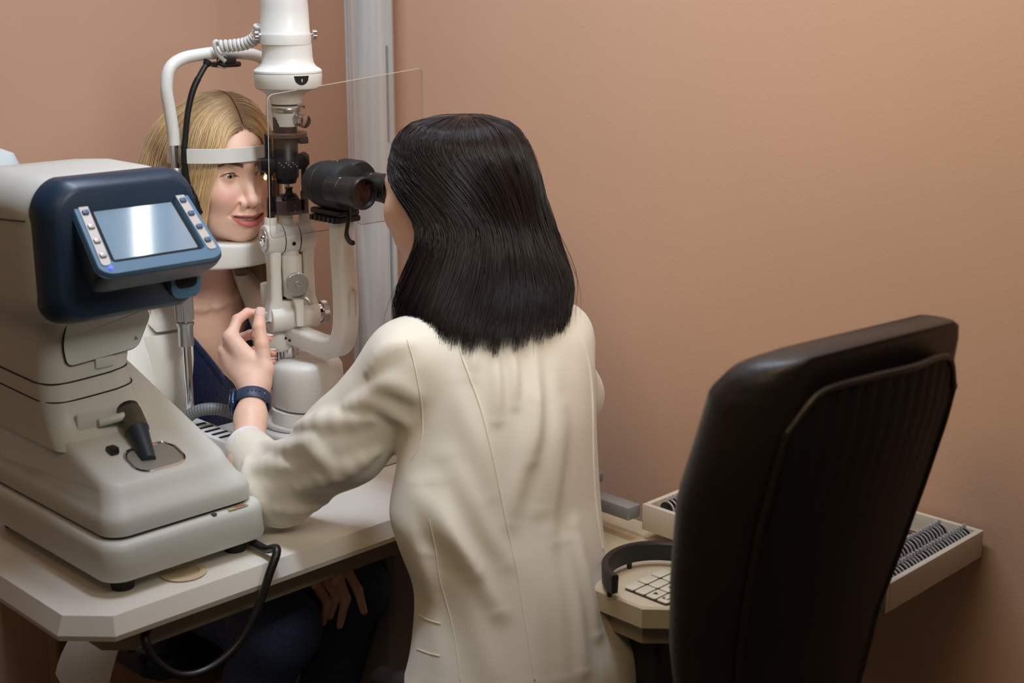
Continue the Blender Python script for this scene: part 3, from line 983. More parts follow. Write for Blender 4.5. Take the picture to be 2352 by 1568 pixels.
# dovetail mount
g = G(BF)
g.rbox((.203, -.002, -.0435), (.080, .046, .010), .006)
g.rbox((.205, -.002, -.0540), (.072, .052, .010), .004)
gobj('dovetail_mount', g, m_black, bb)
g = G(BF)
for i in range(6):
    g.rbox((.173 + i * .012, -.0285, -.0540), (.007, .003, .009), .001, .0005, 2)
gobj('mount_tooth', g, m_black, bb)
gobj('magnification_lever', G(BF).tube(smooth_path([(.255, -.012, -.035), (.266, -.024, -.052), (.276, -.036, -.070), (.290, -.041, -.079), (.300, -.042, -.080)], 6), [.0035] * 12 + [.0042] * 13, 10), m_black, bb)

# clear breath shield, held on with tape
SB = frame(ABp((0, .128, 0)), U3, W3)
def rpoly(P, r, n=6):
    P = [np.asarray(p, float) for p in P]
    out = []
    for i in range(len(P)):
        a, b, c = P[i - 1], P[i], P[(i + 1) % len(P)]
        d0, d1 = (a - b) / np.linalg.norm(a - b), (c - b) / np.linalg.norm(c - b)
        for k in range(n + 1):
            t = k / n
            p0, p1 = b + d0 * r, b + d1 * r
            out.append((1 - t) ** 2 * p0 + 2 * t * (1 - t) * b + t * t * p1)
    return out
sp = rpoly([(-.075, 1.415), (-.082, 1.178), (.055, 1.178), (.060, 1.215), (.10, 1.215), (.105, 1.178), (.262, 1.178), (.262, 1.444)], .012)
gs = G(SB)
gs.loft([[(x, y, z) for x, z in sp] for y in (0, .0022)])
m_shield = clear_mat('clear_acrylic', (.955, .945, .935), .012, .01)
shd = gobj('breath_shield', gs, m_shield, sl, 30, label='clear acrylic breath shield with rounded corners')
# bright cut edge of the sheet
gobj('shield_edge', G(SB).tube(np.array([(x, .0011, z) for x, z in sp]), .0007, 5, closed=True), mat('acrylic_edge', srgb(205, 190, 172), .3, var=.02), shd)
m_tape = clear_mat('clear_tape', (.80, .79, .77), .22, .55)
tp = np.array([[(-.072 + .125 * i / 12, .0036 + .0006 * math.sin(i * 2.1), 1.186 + .018 * j / 3 + .012 * i / 12) for j in range(4)] for i in range(13)])
gobj('tape_strip', G(SB).grid(tp), m_tape, shd, label='strip of clear tape with bubbles')
# the slit beam: a real, narrow lamp in the mirror head
sd = bpy.data.lights.new('slit_beam', 'SPOT')
sd.energy = 2.5
sd.color = (1.0, .62, .25)
sd.spot_size = math.radians(9)
sd.spot_blend = .3
sd.shadow_soft_size = .003
so = bpy.data.objects.new('slit_beam', sd)
bp0 = ABp((.006, .052, 1.245)); bp1 = ABp((.004, 0, 1.262))
so.location = bp0
so.rotation_euler = Vector(bp1 - bp0).to_track_quat('-Z', 'Y').to_euler()
COL.objects.link(so)

# ================================================================== head rest frame
hr = thing('head_rest', ABp((-.045, -.05, TZ)), 'white tubular chin and forehead rest in front of the patient', 'head rest')
HC = -.045
tube_pts = [(-.1, 1.325), (-.1005, 1.345), (-.104, 1.38), (-.108, 1.42), (-.100, 1.452), (-.075, 1.468), (-.035, 1.474), (0, 1.476)]
tube_pts = tube_pts + [(-x, z) for x, z in reversed(tube_pts[:-1])]
Pt = smooth_path([(HC + x, -.05, z) for x, z in tube_pts], 8)
gobj('upper_hoop', G(ABp).tube(Pt, .0105, 16), m_white, hr)
for s in (-1, 1):
    x = HC + s * .1
    gobj('pole', G(ABp).cyl((x, -.05, TZ), (x, -.05, 1.328), .0075, n=24), m_chrome, hr)
    gobj('clamp_ring', G(ABp).cyl((x, -.05, 1.268), (x, -.05, 1.286), .0125, n=28, e=.001), m_alu2, hr)
    gobj('height_grip', knurled(ABp, (x, -.05, 1.018), (x, -.05, 1.075), .0165, 30, .0007), m_alu2, hr, 20)
    gobj('grip_sleeve', G(ABp).lathe([(0, .0135), (.034, .0135), (.038, .0155), (.042, .016)], (x, -.05, .972), (0, 0, 1), 32), m_alu2, hr)
    gobj('grip_collar', G(ABp).cyl((x, -.05, 1.075), (x, -.05, 1.084), .0125, n=28, e=.002), m_alu2, hr)
    gobj('band_bracket', G(ABp).rbox((x - s * .004, -.062, 1.306), (.020, .014, .028), .003), m_white, hr)
    gobj('pole_foot', G(ABp).cyl((x, -.05, TZ), (x, -.05, TZ + .012), .018, n=28, e=.002), m_alu2, hr)
    gobj('chin_block', G(ABp).rbox((x, -.05, 1.155), (.030, .030, .17), .006), m_white, hr) if s > 0 else gobj('chin_block', G(ABp).rbox((x, -.052, 1.215), (.028, .026, .05), .006), m_white, hr)
# forehead band, a shallow channel
P = []
for i in range(25):
    t = -1 + 2 * i / 24
    P.append((HC + t * .094, -.040 + .060 * (1 - abs(t) ** 2.6), 1.3065))
sec = [(-.0015, -.0122), (.0035, -.0122), (.0035, -.0105), (.0012, -.0095), (.0012, .0085), (.0042, .0098), (.0042, .0122), (-.0015, .0122)]
gobj('forehead_band', G(ABp).sweep(P, sec, Z3), m_white, hr, 30)
# chin cup bar
rings = []
for i in range(21):
    t = -1 + 2 * i / 20
    dz = .030 * t * t
    zc, hz = 1.137, .020
    up = 1.148 + .020 * t * t
    lo_ = 1.106 + .008 * t * t
    rings.append([(HC + t * .098, y, z) for y, z in rrect(.060 - .02 * t * t, up - lo_, .006, 4, -.022 + .0 * t, (up + lo_) / 2)])
gobj('chin_cup', G(ABp).loft(rings), m_white, hr, 50)
# gooseneck fixation lamp clamped on top of the hoop
def hp(px, py, b=-.035):
    r = at(px, py, 2.0) - np.array([0, 0, CAM_H])
    o = np.array([0, 0, CAM_H])
    k = ((b + E0 @ W3) - o @ W3) / (r @ W3)
    return o + r * k
gk = smooth_path([hp(478, 142), hp(462, 168), hp(444, 205), hp(432, 255), hp(426, 310), hp(423, 355), hp(427, 405), hp(434, 432)], 10)
gn = gobj('gooseneck', G().tube(gk, .0048, 12), m_black, hr, label='black ribbed gooseneck of the fixation light')
g = G()
for i in range(14, len(gk) - 4):
    for fr in (0, .5):
        p = gk[i] * (1 - fr) + gk[i + 1] * fr
        g.lathe([(-.0006, .0049), (-.0006, .0056), (.0006, .0056), (.0006, .0049)], p, gk[i + 1] - gk[i], 10)
gobj('gooseneck_rib', g, m_black, gn)
gobj('lamp_plug', G().cyl(gk[0] + (gk[0] - gk[3]) * .2, gk[3], .0085, .0065, 20, e=.001), m_black, hr)
gobj('lamp_head', G().tube(smooth_path([gk[-1], hp(441, 448), hp(449, 472), hp(456, 490)], 5), [.0065] * 6 + [.0085] * 10, 14), m_black, hr)
g = G(ABp)
g.rbox((HC + .012, -.05, 1.4555), (.05, .036, .009), .012)
g.rbox((HC + .010, -.045, 1.4625), (.026, .030, .012), .006)
gobj('lamp_clamp', g, m_black, hr)
gobj('thin_wire', G().tube(smooth_path([hp(500, 140), hp(515, 128), hp(522, 140), hp(518, 156), hp(500, 152)], 8), .0016, 6), mat('wire_grey', srgb(150, 150, 152), .5, var=.03), hr)
# ================================================================== autorefractor
ar = thing('autorefractor', UVp((1.004, 1.86, TZ)), 'cream autorefractor with navy screen hood and joystick at the table end', 'autorefractor')
m_cream = mat('cream_abs', srgb(206, 207, 200), .42, bump=.05, bscale=500, var=.015)
m_navy = mat('navy_plastic', srgb(30, 52, 74), .38, bump=.04, bscale=500, var=.05)
m_navy2 = mat('navy_bezel', srgb(74, 112, 142), .36, bump=.04, bscale=500, var=.03)
m_slate = mat('slate_grey', srgb(70, 76, 80), .42, var=.05)
def ring_uv(u0, u1, v0, v1, r, z, n=8):
    """z may be a function of (u,v)"""
    return [(x, y, z(x, y) if callable(z) else z) for x, y in rrect(u1 - u0, v1 - v0, r, n, (u0 + u1) / 2, (v0 + v1) / 2)]
g = G(UVp)
g.loft([ring_uv(.868, 1.138, 1.655, 2.055, .032, .783), ring_uv(.866, 1.140, 1.653, 2.057, .034, .788), ring_uv(.868, 1.138, 1.655, 2.055, .034, .826),
        ring_uv(.871, 1.135, 1.658, 2.052, .033, .834), ring_uv(.876, 1.130, 1.663, 2.047, .030, .838)])
gobj('base_tray', g, m_cream, ar, 40)
for p in ((.905, 1.69), (1.095, 1.69), (.905, 2.02), (1.095, 2.02)):
    gobj('rubber_foot', G(UVp).cyl((p[0], p[1], TZ - .0005), (p[0], p[1], .7835), .016, .018, 20), m_blackm, ar)
zf = lambda u, v: .908 + np.clip((v - 1.70), 0, 1) * .34
g = G(UVp)
g.loft([ring_uv(.884, 1.122, 1.672, 2.045, .03, .8395), ring_uv(.884, 1.122, 1.672, 2.045, .03, .843)])
gobj('base_seam', g, m_dark, ar)
g = G(UVp)
g.loft([ring_uv(.880, 1.126, 1.668, 2.048, .032, .8435), ring_uv(.880, 1.126, 1.668, 2.048, .032, .862), ring_uv(.884, 1.122, 1.672, 2.045, .032, .872),
        ring_uv(.890, 1.115, 1.682, 2.04, .030, .880), ring_uv(.895, 1.105, 1.692, 2.035, .030, lambda u, v: zf(u, v) - .014),
        ring_uv(.899, 1.101, 1.698, 2.03, .028, lambda u, v: zf(u, v) - .004), ring_uv(.905, 1.094, 1.705, 2.025, .025, zf)])
gobj('stage', g, m_cream, ar, 40)
# column
g = G(UVp)
g.loft([ring_uv(.888, 1.060, 1.800, 2.05, .03, .935), ring_uv(.890, 1.050, 1.822, 2.05, .03, .955), ring_uv(.892, 1.042, 1.838, 2.05, .032, .985),
        ring_uv(.893, 1.036, 1.846, 2.05, .034, 1.03), ring_uv(.896, 1.045, 1.846, 2.05, .034, 1.08), ring_uv(.900, 1.068, 1.840, 2.06, .034, 1.12), ring_uv(.890, 1.100, 1.82, 2.08, .034, 1.16)])
clm = gobj('column', g, m_cream, ar, 50)
for z, a, b, vf in ((1.000, .8925, 1.0408, 1.841), (1.027, .8925, 1.0365, 1.8455)):
    P = [(.8922, 2.0, z + .002), (.8922, 1.90, z), (.893, vf + .032, z), (.902, vf + .009, z), (.925, vf - .0002, z), (.98, vf - .0004, z + .002), (b - .034, vf - .0002, z + .004), (b - .01, vf + .009, z + .006), (b, vf + .034, z + .008)]
    gobj('panel_seam', G(UVp).tube(smooth_path(P, 6), .0011, 6), m_dark, clm)
# printer door, raised panel with outline
dp = rpoly([(.925, 1.052), (1.040, 1.060), (1.066, 1.108), (1.05, 1.124), (.930, 1.118), (.921, 1.085)], .012)
vfront = 1.8425
door = G(UVp)
door.loft([[(x, vfront + .004, z) for x, z in dp], [(x, vfront - .0016, z) for x, z in dp]])
dr = gobj('printer_door', door, m_cream, ar, 30)
gobj('door_gap', G(UVp).tube(np.array([(x, vfront + .0006, z) for x, z in dp]), .0017, 6, closed=True), m_dark, dr)
gobj('door_latch', G(UVp).rbox((.985, vfront + .001, 1.0475), (.030, .004, .016), .0015), m_cream, dr)
gobj('door_mark', G(UVp).add([(1.034, vfront - .0022, 1.072), (1.042, vfront - .0022, 1.0725), (1.038, vfront - .0022, 1.079)], [(0, 1, 2)]), m_grey, dr)
# measuring head
g = G(UVp)
def head_ring(v, top, bot, uL, uR, dome, n=40):
    pts = []
    W, Hh = (uR - uL), (top - bot)
    for x, z in rrect(W, Hh, .045, 9, (uL + uR) / 2, (top + bot) / 2):
        t = (x - (uL + uR) / 2) / (W / 2)
        pts.append((x, v, z + (dome * (1 - t * t) if z > (top + bot) / 2 else 0)))
    return pts
g.loft([head_ring(1.790, 1.318, 1.130, .868, 1.112, .012), head_ring(1.80, 1.322, 1.126, .864, 1.116, .014), head_ring(1.86, 1.322, 1.120, .862, 1.124, .016),
        head_ring(1.96, 1.322, 1.118, .862, 1.124, .016), head_ring(2.06, 1.314, 1.13, .866, 1.120, .014), head_ring(2.10, 1.29, 1.15, .885, 1.10, .01)])
hd = gobj('measuring_head', g, m_cream, ar, 50)
P = [(.8618, 2.05, 1.262), (.8612, 1.95, 1.268), (.8614, 1.86, 1.274), (.8628, 1.806, 1.278)]
gobj('head_seam', G(UVp).tube(smooth_path(P, 6), .0009, 6), m_dark, hd)
gobj('rear_hood', G(UVp).rbox((.985, 2.175, 1.245), (.10, .07, .182), .03, .03), mat('pale_blue_plastic', srgb(205, 216, 218), .4, var=.02), ar)
gobj('rear_neck', G(UVp).rbox((.97, 2.12, 1.25), (.09, .06, .10), .02), m_cream, ar)
# navy hood: ring around the front of the head, sloping forward
g = G(UVp)
def hood(v, top, bot, uL, uR, dome, r=.04):
    pts = []
    W, Hh = uR - uL, top - bot
    for x, z in rrect(W, Hh, r, 9, (uL + uR) / 2, (top + bot) / 2):
        t = (x - (uL + uR) / 2) / (W / 2)
        pts.append((x, v, z + (dome * (1 - t * t) if z > (top + bot) / 2 else 0)))
    return pts
g.loft([hood(1.802, 1.3235, 1.130, .8675, 1.1125, .016), hood(1.798, 1.326, 1.128, .8655, 1.1145, .017), hood(1.775, 1.325, 1.131, .869, 1.111, .017), hood(1.757, 1.318, 1.138, .879, 1.103, .014),
        hood(1.753, 1.312, 1.142, .884, 1.098, .012)])
gobj('navy_hood', g, m_navy, ar, 40)
# screen pod: tilted slab
sx = np.array([1.0, 0, 0]); tilt = math.radians(46)
sy = np.array([0, math.cos(tilt), math.sin(tilt)])     # up the screen, in (u,v,z)
sn = np.array([0, -math.sin(tilt), math.cos(tilt)])    # out of the screen
SO = np.array([.9985, 1.722, 1.2635])                  # screen centre
def SPp(p):
    p = np.asarray(p, float)
    q = SO + p[..., 0:1] * sx + p[..., 1:2] * sy + p[..., 2:3] * sn
    return UVp(q)
def quad_rr(wb, wt, h, r, z, n=6, bow=0.):
    pts = []
    for x, y in rrect(2, 2, .22 * r, n):
        t = (y + 1) / 2
        wd = (wb * (1 - t) + wt * t) / 2
        pts.append((x * wd, y * h / 2 + bow * (1 - x * x) * (1 if y > 0 else -1), z))
    return pts
g = G(SPp)
g.loft([quad_rr(.15, .15, .10, 1, -.055), quad_rr(.185, .170, .122, 1, -.024), quad_rr(.198, .180, .134, 1, -.018, bow=.003), quad_rr(.198, .180, .134, 1, -.004, bow=.003),
        quad_rr(.194, .176, .130, 1, 0, bow=.003), quad_rr(.148, .138, .098, .5, .0), quad_rr(.144, .134, .094, .5, -.006)], cap1=False)
pod = gobj('screen_pod', g, m_navy2, ar, 35)
g = G(SPp)
g.loft([quad_rr(.19, .17, .125, 1, -.050), quad_rr(.2005, .1825, .1365, 1, -.020, bow=.003), quad_rr(.2005, .1825, .1365, 1, -.0075, bow=.003), quad_rr(.199, .181, .135, 1, -.007, bow=.003)])
gobj('pod_back', g, m_navy, ar, 35)
g = G(SPp); g.loft([quad_rr(.146, .136, .096, .3, -.0075), quad_rr(.146, .136, .096, .3, -.0055)])
gobj('screen_frame', g, m_dark, pod)
g = G(SPp); g.loft([quad_rr(.132, .122, .084, .2, -.006), quad_rr(.132, .122, .084, .2, -.0048)])
gobj('screen', g, mat('lcd_glass', srgb(112, 138, 158), .07, 0, spec=.9, var=.02, emit=srgb(120, 150, 172), estr=.22), pod, label='pale blue screen reflecting the ceiling lamp')
m_strip = mat('button_strip', srgb(178, 172, 170), .35, .3, var=.02)
m_btn = mat('button_blue', srgb(60, 92, 124), .4, var=.03)
for s in (-1, 1):
    g = G(SPp)
    g.loft([[(s * (.0795 - .0035 * (y / .045)) + x, y, z) for x, y in rrect(.014, .104, .005, 4)] for z in (-.0004, .0012)])
    gobj('button_strip', g, m_strip, pod)
    for k in range(4):
        y = .036 - .024 * k
        g = G(SPp).rbox((s * (.0795 - .0035 * (y / .045)), y, .0024), (.0095, .0075, .003), .0018, .0008, 3)
        gobj('screen_button', g, m_btn if s > 0 or k < 1 else m_strip, pod)
gobj('power_light', G(SPp).ball((-.080, -.0565, .0012), .0028, 12, 8), mat('led_blue', srgb(60, 70, 255), .4, emit=srgb(70, 80, 255), estr=4.), pod, label='small blue power light')
# grip under the pod
g = G(UVp)
g.loft([[(x, v, z) for x, z in rrect(.050, .048, .016, 6, 1.07, 1.172)] for v in (1.80, 1.752, 1.742)])
gobj('hood_grip', g, m_navy2, ar, 40)
gobj('hood_grip', G(UVp).loft([[(x, v, z) for x, z in rrect(.036, .028, .010, 6, 1.07, 1.177)] for v in (1.7419, 1.7412)]), m_dark, ar)
# joystick in its chrome gate
jc = np.array([.997, 1.738])
zj = zf(*jc)
n_s = np.array([0, -.34, 1.0]); n_s /= np.linalg.norm(n_s)
JF_o = np.array([jc[0], jc[1], zj])
def JFp(p):
    p = np.asarray(p, float)
    q = JF_o + p[..., 0:1] * np.array([1., 0, 0]) + p[..., 1:2] * np.array([0, 1, .34]) / math.hypot(1, .34) + p[..., 2:3] * n_s
    return UVp(q)
outer = rrect(.086, .062, .022, 8); inner = rrect(.076, .052, .018, 8)
g = G(JFp)
g.loft([[(x, y, -.003) for x, y in outer], [(x, y, .0016) for x, y in outer], [(x, y, .0022) for x, y in rrect(.080, .056, .02, 8)], [(x, y, .0010) for x, y in inner], [(x, y, -.003) for x, y in inner]], False, False)
gobj('joystick_gate', g, m_chrome, ar, 40)
gobj('joystick_well', G(JFp).loft([[(x, y, .0004) for x, y in inner], [(x, y, .0007) for x, y in inner]]), mat('well_grey', srgb(150, 148, 140), .35, .2, var=.05), ar)
b0 = JFp((-.012, -.004, .0)); b1 = at(293, 935, 2.005)
ax = b1 - b0; L_ = np.linalg.norm(ax)
js = gobj('joystick', G().lathe([(0, .011), (.006, .0115), (L_ * .52, .0165), (L_ * .54, .0175)], b0, ax, 30), mat('joystick_navy', srgb(36, 46, 58), .45, bump=.1, bscale=400, var=.05), ar)
gobj('joystick_grip', G().lathe([(L_ * .54, .0175), (L_ * .545, .0185), (L_ * .9, .0178), (L_ * .92, .017)], b0, ax, 30), mat('joystick_olive', srgb(78, 76, 66), .5, bump=.15, bscale=500, var=.05), js)
gobj('joystick_button', G().lathe([(L_ * .9, .0165), (L_ * .985, .0165), (L_, .0145), (L_, .009), (L_ * .97, .0075)], b0, ax, 30), m_black, js)
gobj('side_lever', G(UVp).cyl((.955, 1.818, .965), (.992, 1.806, .970), .0065, n=18, e=.002), m_cream, ar)
gobj('lever_recess', G(UVp).rbox((.955, 1.8262, .968), (.062, .006, .030), .004), m_cream, ar)
zb_ = zf(.952, 1.76)
gobj('lock_switch', G(UVp).rbox((.948, 1.770, zf(.948, 1.77) + .004), (.014, .018, .012), .003), m_black, ar)
# warning label and small socket on the base tray
def front_tray(u, z): return (u, 1.660, z)
gobj('socket_mark', G(UVp).cyl((1.045, 1.664, .8378), (1.045, 1.664, .8392), .0045, n=14), m_slate, ar)
lb = gobj('warning_label', G(UVp).rbox((1.086, 1.6635, .8384), (.034, .0075, .0008), .001, .0002, 2), mat('label_silver', srgb(190, 186, 172), .35, .2, var=.02), ar, label='silver label with an orange stripe and yellow triangle')
gobj('label_orange', G(UVp).rbox((1.090, 1.6655, .8390), (.018, .0028, .0004), .0004, .0001, 1), mat('ink_orange', srgb(214, 110, 40), .5, var=.02), lb)
gobj('label_yellow', G(UVp).add([(1.071, 1.6605, .8392), (1.079, 1.6605, .8392), (1.075, 1.667, .8392)], [(0, 1, 2)]), mat('ink_yellow', srgb(220, 190, 50), .5, var=.02), lb)
gobj('label_print', G(UVp).rbox((1.091, 1.6625, .8390), (.017, .0014, .0004), .0003, .0001, 1), m_slate, lb)

# ---- power cable hanging over the table edge
def tv(px, py, v):
    r = at(px, py, 2.0) - np.array([0, 0, CAM_H]); o = np.array([0, 0, CAM_H])
    return o + r * ((v - o @ V3) / (r @ V3))
cab = [UVp((1.13, 1.71, TZ + .006)), UVp((1.112, 1.665, TZ + .014)), UVp((1.113, 1.635, TZ + .012)), tv(636, 1262, 1.598), tv(618, 1320, 1.588), tv(590, 1400, 1.585), tv(545, 1480, 1.585), tv(480, 1535, 1.59), tv(415, 1550, 1.60), tv(362, 1520, 1.615), tv(333, 1470, 1.63), tv(337, 1438, 1.645), UVp((.895, 1.655, .735)), UVp((.91, 1.69, .66))]
pc = gobj('power_cable', G().tube(smooth_path(cab, 10), .0065, 12), mat('cable_rubber', srgb(20, 19, 18), .35, bump=.03, var=.05))
tag(pc, 'thick black power cable looping below the table edge', 'cable')

# ================================================================== office chair
oc = thing('office_chair', (.19, 1.80, 0), 'high-backed black upholstered office chair behind the doctor', 'chair')
m_leather = mat('black_leatherette', srgb(38, 32, 30), .43, bump=.25, bscale=160, var=.12, vscale=14)
m_panel = mat('black_back_cloth', srgb(13, 11, 11), .7, bump=.3, bscale=220, var=.15, vscale=10)
fc = np.array([-.62, .785, 0]); fc /= np.linalg.norm(fc)
rc = np.array([.785, .62, 0]); rc /= np.linalg.norm(rc)
BC = np.array([.4175, 1.555, 0])           # middle of the rear face at z = 1.1
def chair_sec(z):
    lean = -.02 + .10 * np.interp(z, [.5, .8, 1.0, 1.1, 1.2], [1.1, .75, .25, 0., -.12])
    hw = np.interp(z, [.5, .62, .75, .9, 1.02, 1.1, 1.16, 1.185, 1.20, 1.208], [.105, .132, .158, .180, .190, .191, .190, .182, .166, .140])
    th = np.interp(z, [.5, .62, .8, 1.0, 1.1, 1.16, 1.19, 1.208], [.05, .075, .105, .128, .118, .105, .08, .045])
    return lean, hw, th
def CHp(x, y, z):
    return BC + rc * x + fc * y + Z3 * z
rings = []
for z in np.concatenate([np.linspace(.50, 1.13, 25), np.linspace(1.14, 1.206, 12)]):
    l, hw, th = chair_sec(z)
    rings.append([CHp(x, l + th / 2 + y + .03 * (x / .19) ** 2, z - .014 * max(0, (abs(x) / .19) ** 3) * np.interp(z, [1.0, 1.15], [0, 1])) for x, y in rrect(2 * hw, th, .45 * th, 8)])
bk = gobj('backrest', G().loft(rings), m_leather, oc, 60)
def rear(x, z, off):
    l, hw, th = chair_sec(z)
    return CHp(x, l - off + .03 * (x / .19) ** 2, z)
# rear panel with soft pleats along the top, framed by piping
nx, nz = 41, 40
P = np.zeros((nz, nx, 3))
for i, zz in enumerate(np.linspace(.53, 1.168, nz)):
    l, hw, th = chair_sec(zz)
    for j, t in enumerate(np.linspace(-1, 1, nx)):
        x = t * (hw - .035)
        ztop = zz - .050 * abs(t) ** 7 * (zz - .53) / .6
        pleat = .0014 * math.sin(t * 40) * max(0, (zz - .95) / .18)
        P[i, j] = rear(x, ztop, .005 + pleat + .004 * (1 - t * t))
gobj('back_panel', G().grid(P[::-1], .006), m_panel, bk, 60)
edge = [P[i, 0] for i in range(0, nz, 3)] + [P[-1, j] for j in range(0, nx, 4)] + [P[i, -1] for i in range(nz - 1, -1, -3)]
gobj('piping', G().tube(smooth_path(edge, 3), .0042, 8), m_leather, bk)
# corner crease folds
for x0, z0 in ((-.150, 1.135), (-.135, 1.12), (-.16, 1.11)):
    pass
g = G()
rings = []
SCc = BC + fc * .355
for z, s in ((.385, .80), (.393, .97), (.412, 1.), (.432, .98), (.444, .90)):
    rings.append([SCc + rc * x + fc * y + Z3 * z for x, y in rrect(.36 * s, .38 * s, .10, 8)])
gobj('seat', G().loft(rings), m_leather, oc, 60)
gobj('seat_plate', G().cyl(SCc + Z3 * .365, SCc + Z3 * .386, .12, n=28), m_blackm, oc)
gobj('gas_column', G().cyl(SCc + Z3 * .10, SCc + Z3 * .366, .024, n=22), m_chrome, oc)
gobj('back_bar', G().tube(smooth_path([SCc - fc * .1 + Z3 * .375, SCc - fc * .27 + Z3 * .38, BC + fc * .17 + Z3 * .46, BC + fc * .175 + Z3 * .56], 6), .018, 10, flat=.5), m_blackm, oc)
for k in range(5):
    a = 2 * PI * k / 5 + .5
    d = np.array([math.cos(a), math.sin(a), 0])
    gobj('star_leg', G().tube(np.array([SCc + Z3 * .105, SCc + d * .15 + Z3 * .10, SCc + d * .29 + Z3 * .078]), [.026, .022, .016], 10, flat=.7), m_blackm, oc)
    cw = SCc + d * .285
    s_ = np.cross(d, Z3)
    for t in (-1, 1):
        gobj('caster', G().cyl(cw + s_ * t * .008 + Z3 * .028, cw + s_ * t * .024 + Z3 * .028, .0278, n=20, e=.004), m_black, oc)
    gobj('caster_stem', G().cyl(cw + Z3 * .028, cw + Z3 * .076, .007, n=10), m_chrome, oc)
# left armrest, its pad just in the picture
pad = at(985, 1612, 1.80)
gobj('arm_pad', G().tube(smooth_path([pad - fc * .10, pad - fc * .04 + Z3 * .004, pad + fc * .05, pad + fc * .12 - Z3 * .01], 6), [.020] * 4 + [.028] * 11 + [.022] * 4, 14, flat=.8), m_leather, oc)
gobj('arm_post', G().tube(smooth_path([pad + fc * .02 - Z3 * .015, pad + rc * .01 - Z3 * .10, SCc - rc * .16 + Z3 * .38], 6), .014, 10), m_blackm, oc)

# ================================================================== patient's seat
ps = thing('patient_chair', ABp((-.06, -.30, 0)), 'low wooden chair with a navy padded seat under the patient', 'chair')
m_wood = mat('chair_wood', srgb(150, 112, 78), .5, bump=.1, bscale=30, stretch=(1, 1, 8), var=.12, vscale=10)
m_nav_s = mat('navy_vinyl', srgb(22, 32, 66), .35, bump=.08, bscale=300, var=.06)
g = G(ABp)
rings = []
for z, s in ((.372, .96), (.377, 1.), (.405, 1.), (.416, .985), (.421, .94)):
    rings.append([(x, y, z) for x, y in rrect(.46 * s, .48 * s, .05, 6, -.05, -.245)])
gobj('seat_pad', g.loft(rings), m_nav_s, ps, 50)
gobj('seat_frame', G(ABp).rbox((-.05, -.245, .345), (.42, .44, .045), .01), m_wood, ps)
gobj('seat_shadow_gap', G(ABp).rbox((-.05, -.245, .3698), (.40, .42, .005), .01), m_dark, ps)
for x in (-.235, .135):
    for y in (-.45, -.045):
        gobj('leg', G(ABp).rbox((x, y, .161), (.04, .04, .322), .006), m_wood, ps)
gobj('backrest', G(ABp).rbox((-.06, -.475, .70), (.44, .03, .36), .01), m_nav_s, ps)
for x in (-.24, .12):
    gobj('back_post', G(ABp).rbox((x, -.475, .46), (.035, .028, .22), .004), m_wood, ps)
# ================================================================== people
m_skin = mat('skin_patient', srgb(225, 180, 160), .42, bump=.06, bscale=900, attr='Col', sss=.12, spec=.4, var=.03, vscale=60)
m_skin2 = mat('skin_doctor', srgb(228, 186, 166), .45, bump=.06, bscale=900, attr='Col', sss=.12, spec=.4, var=.03, vscale=60)

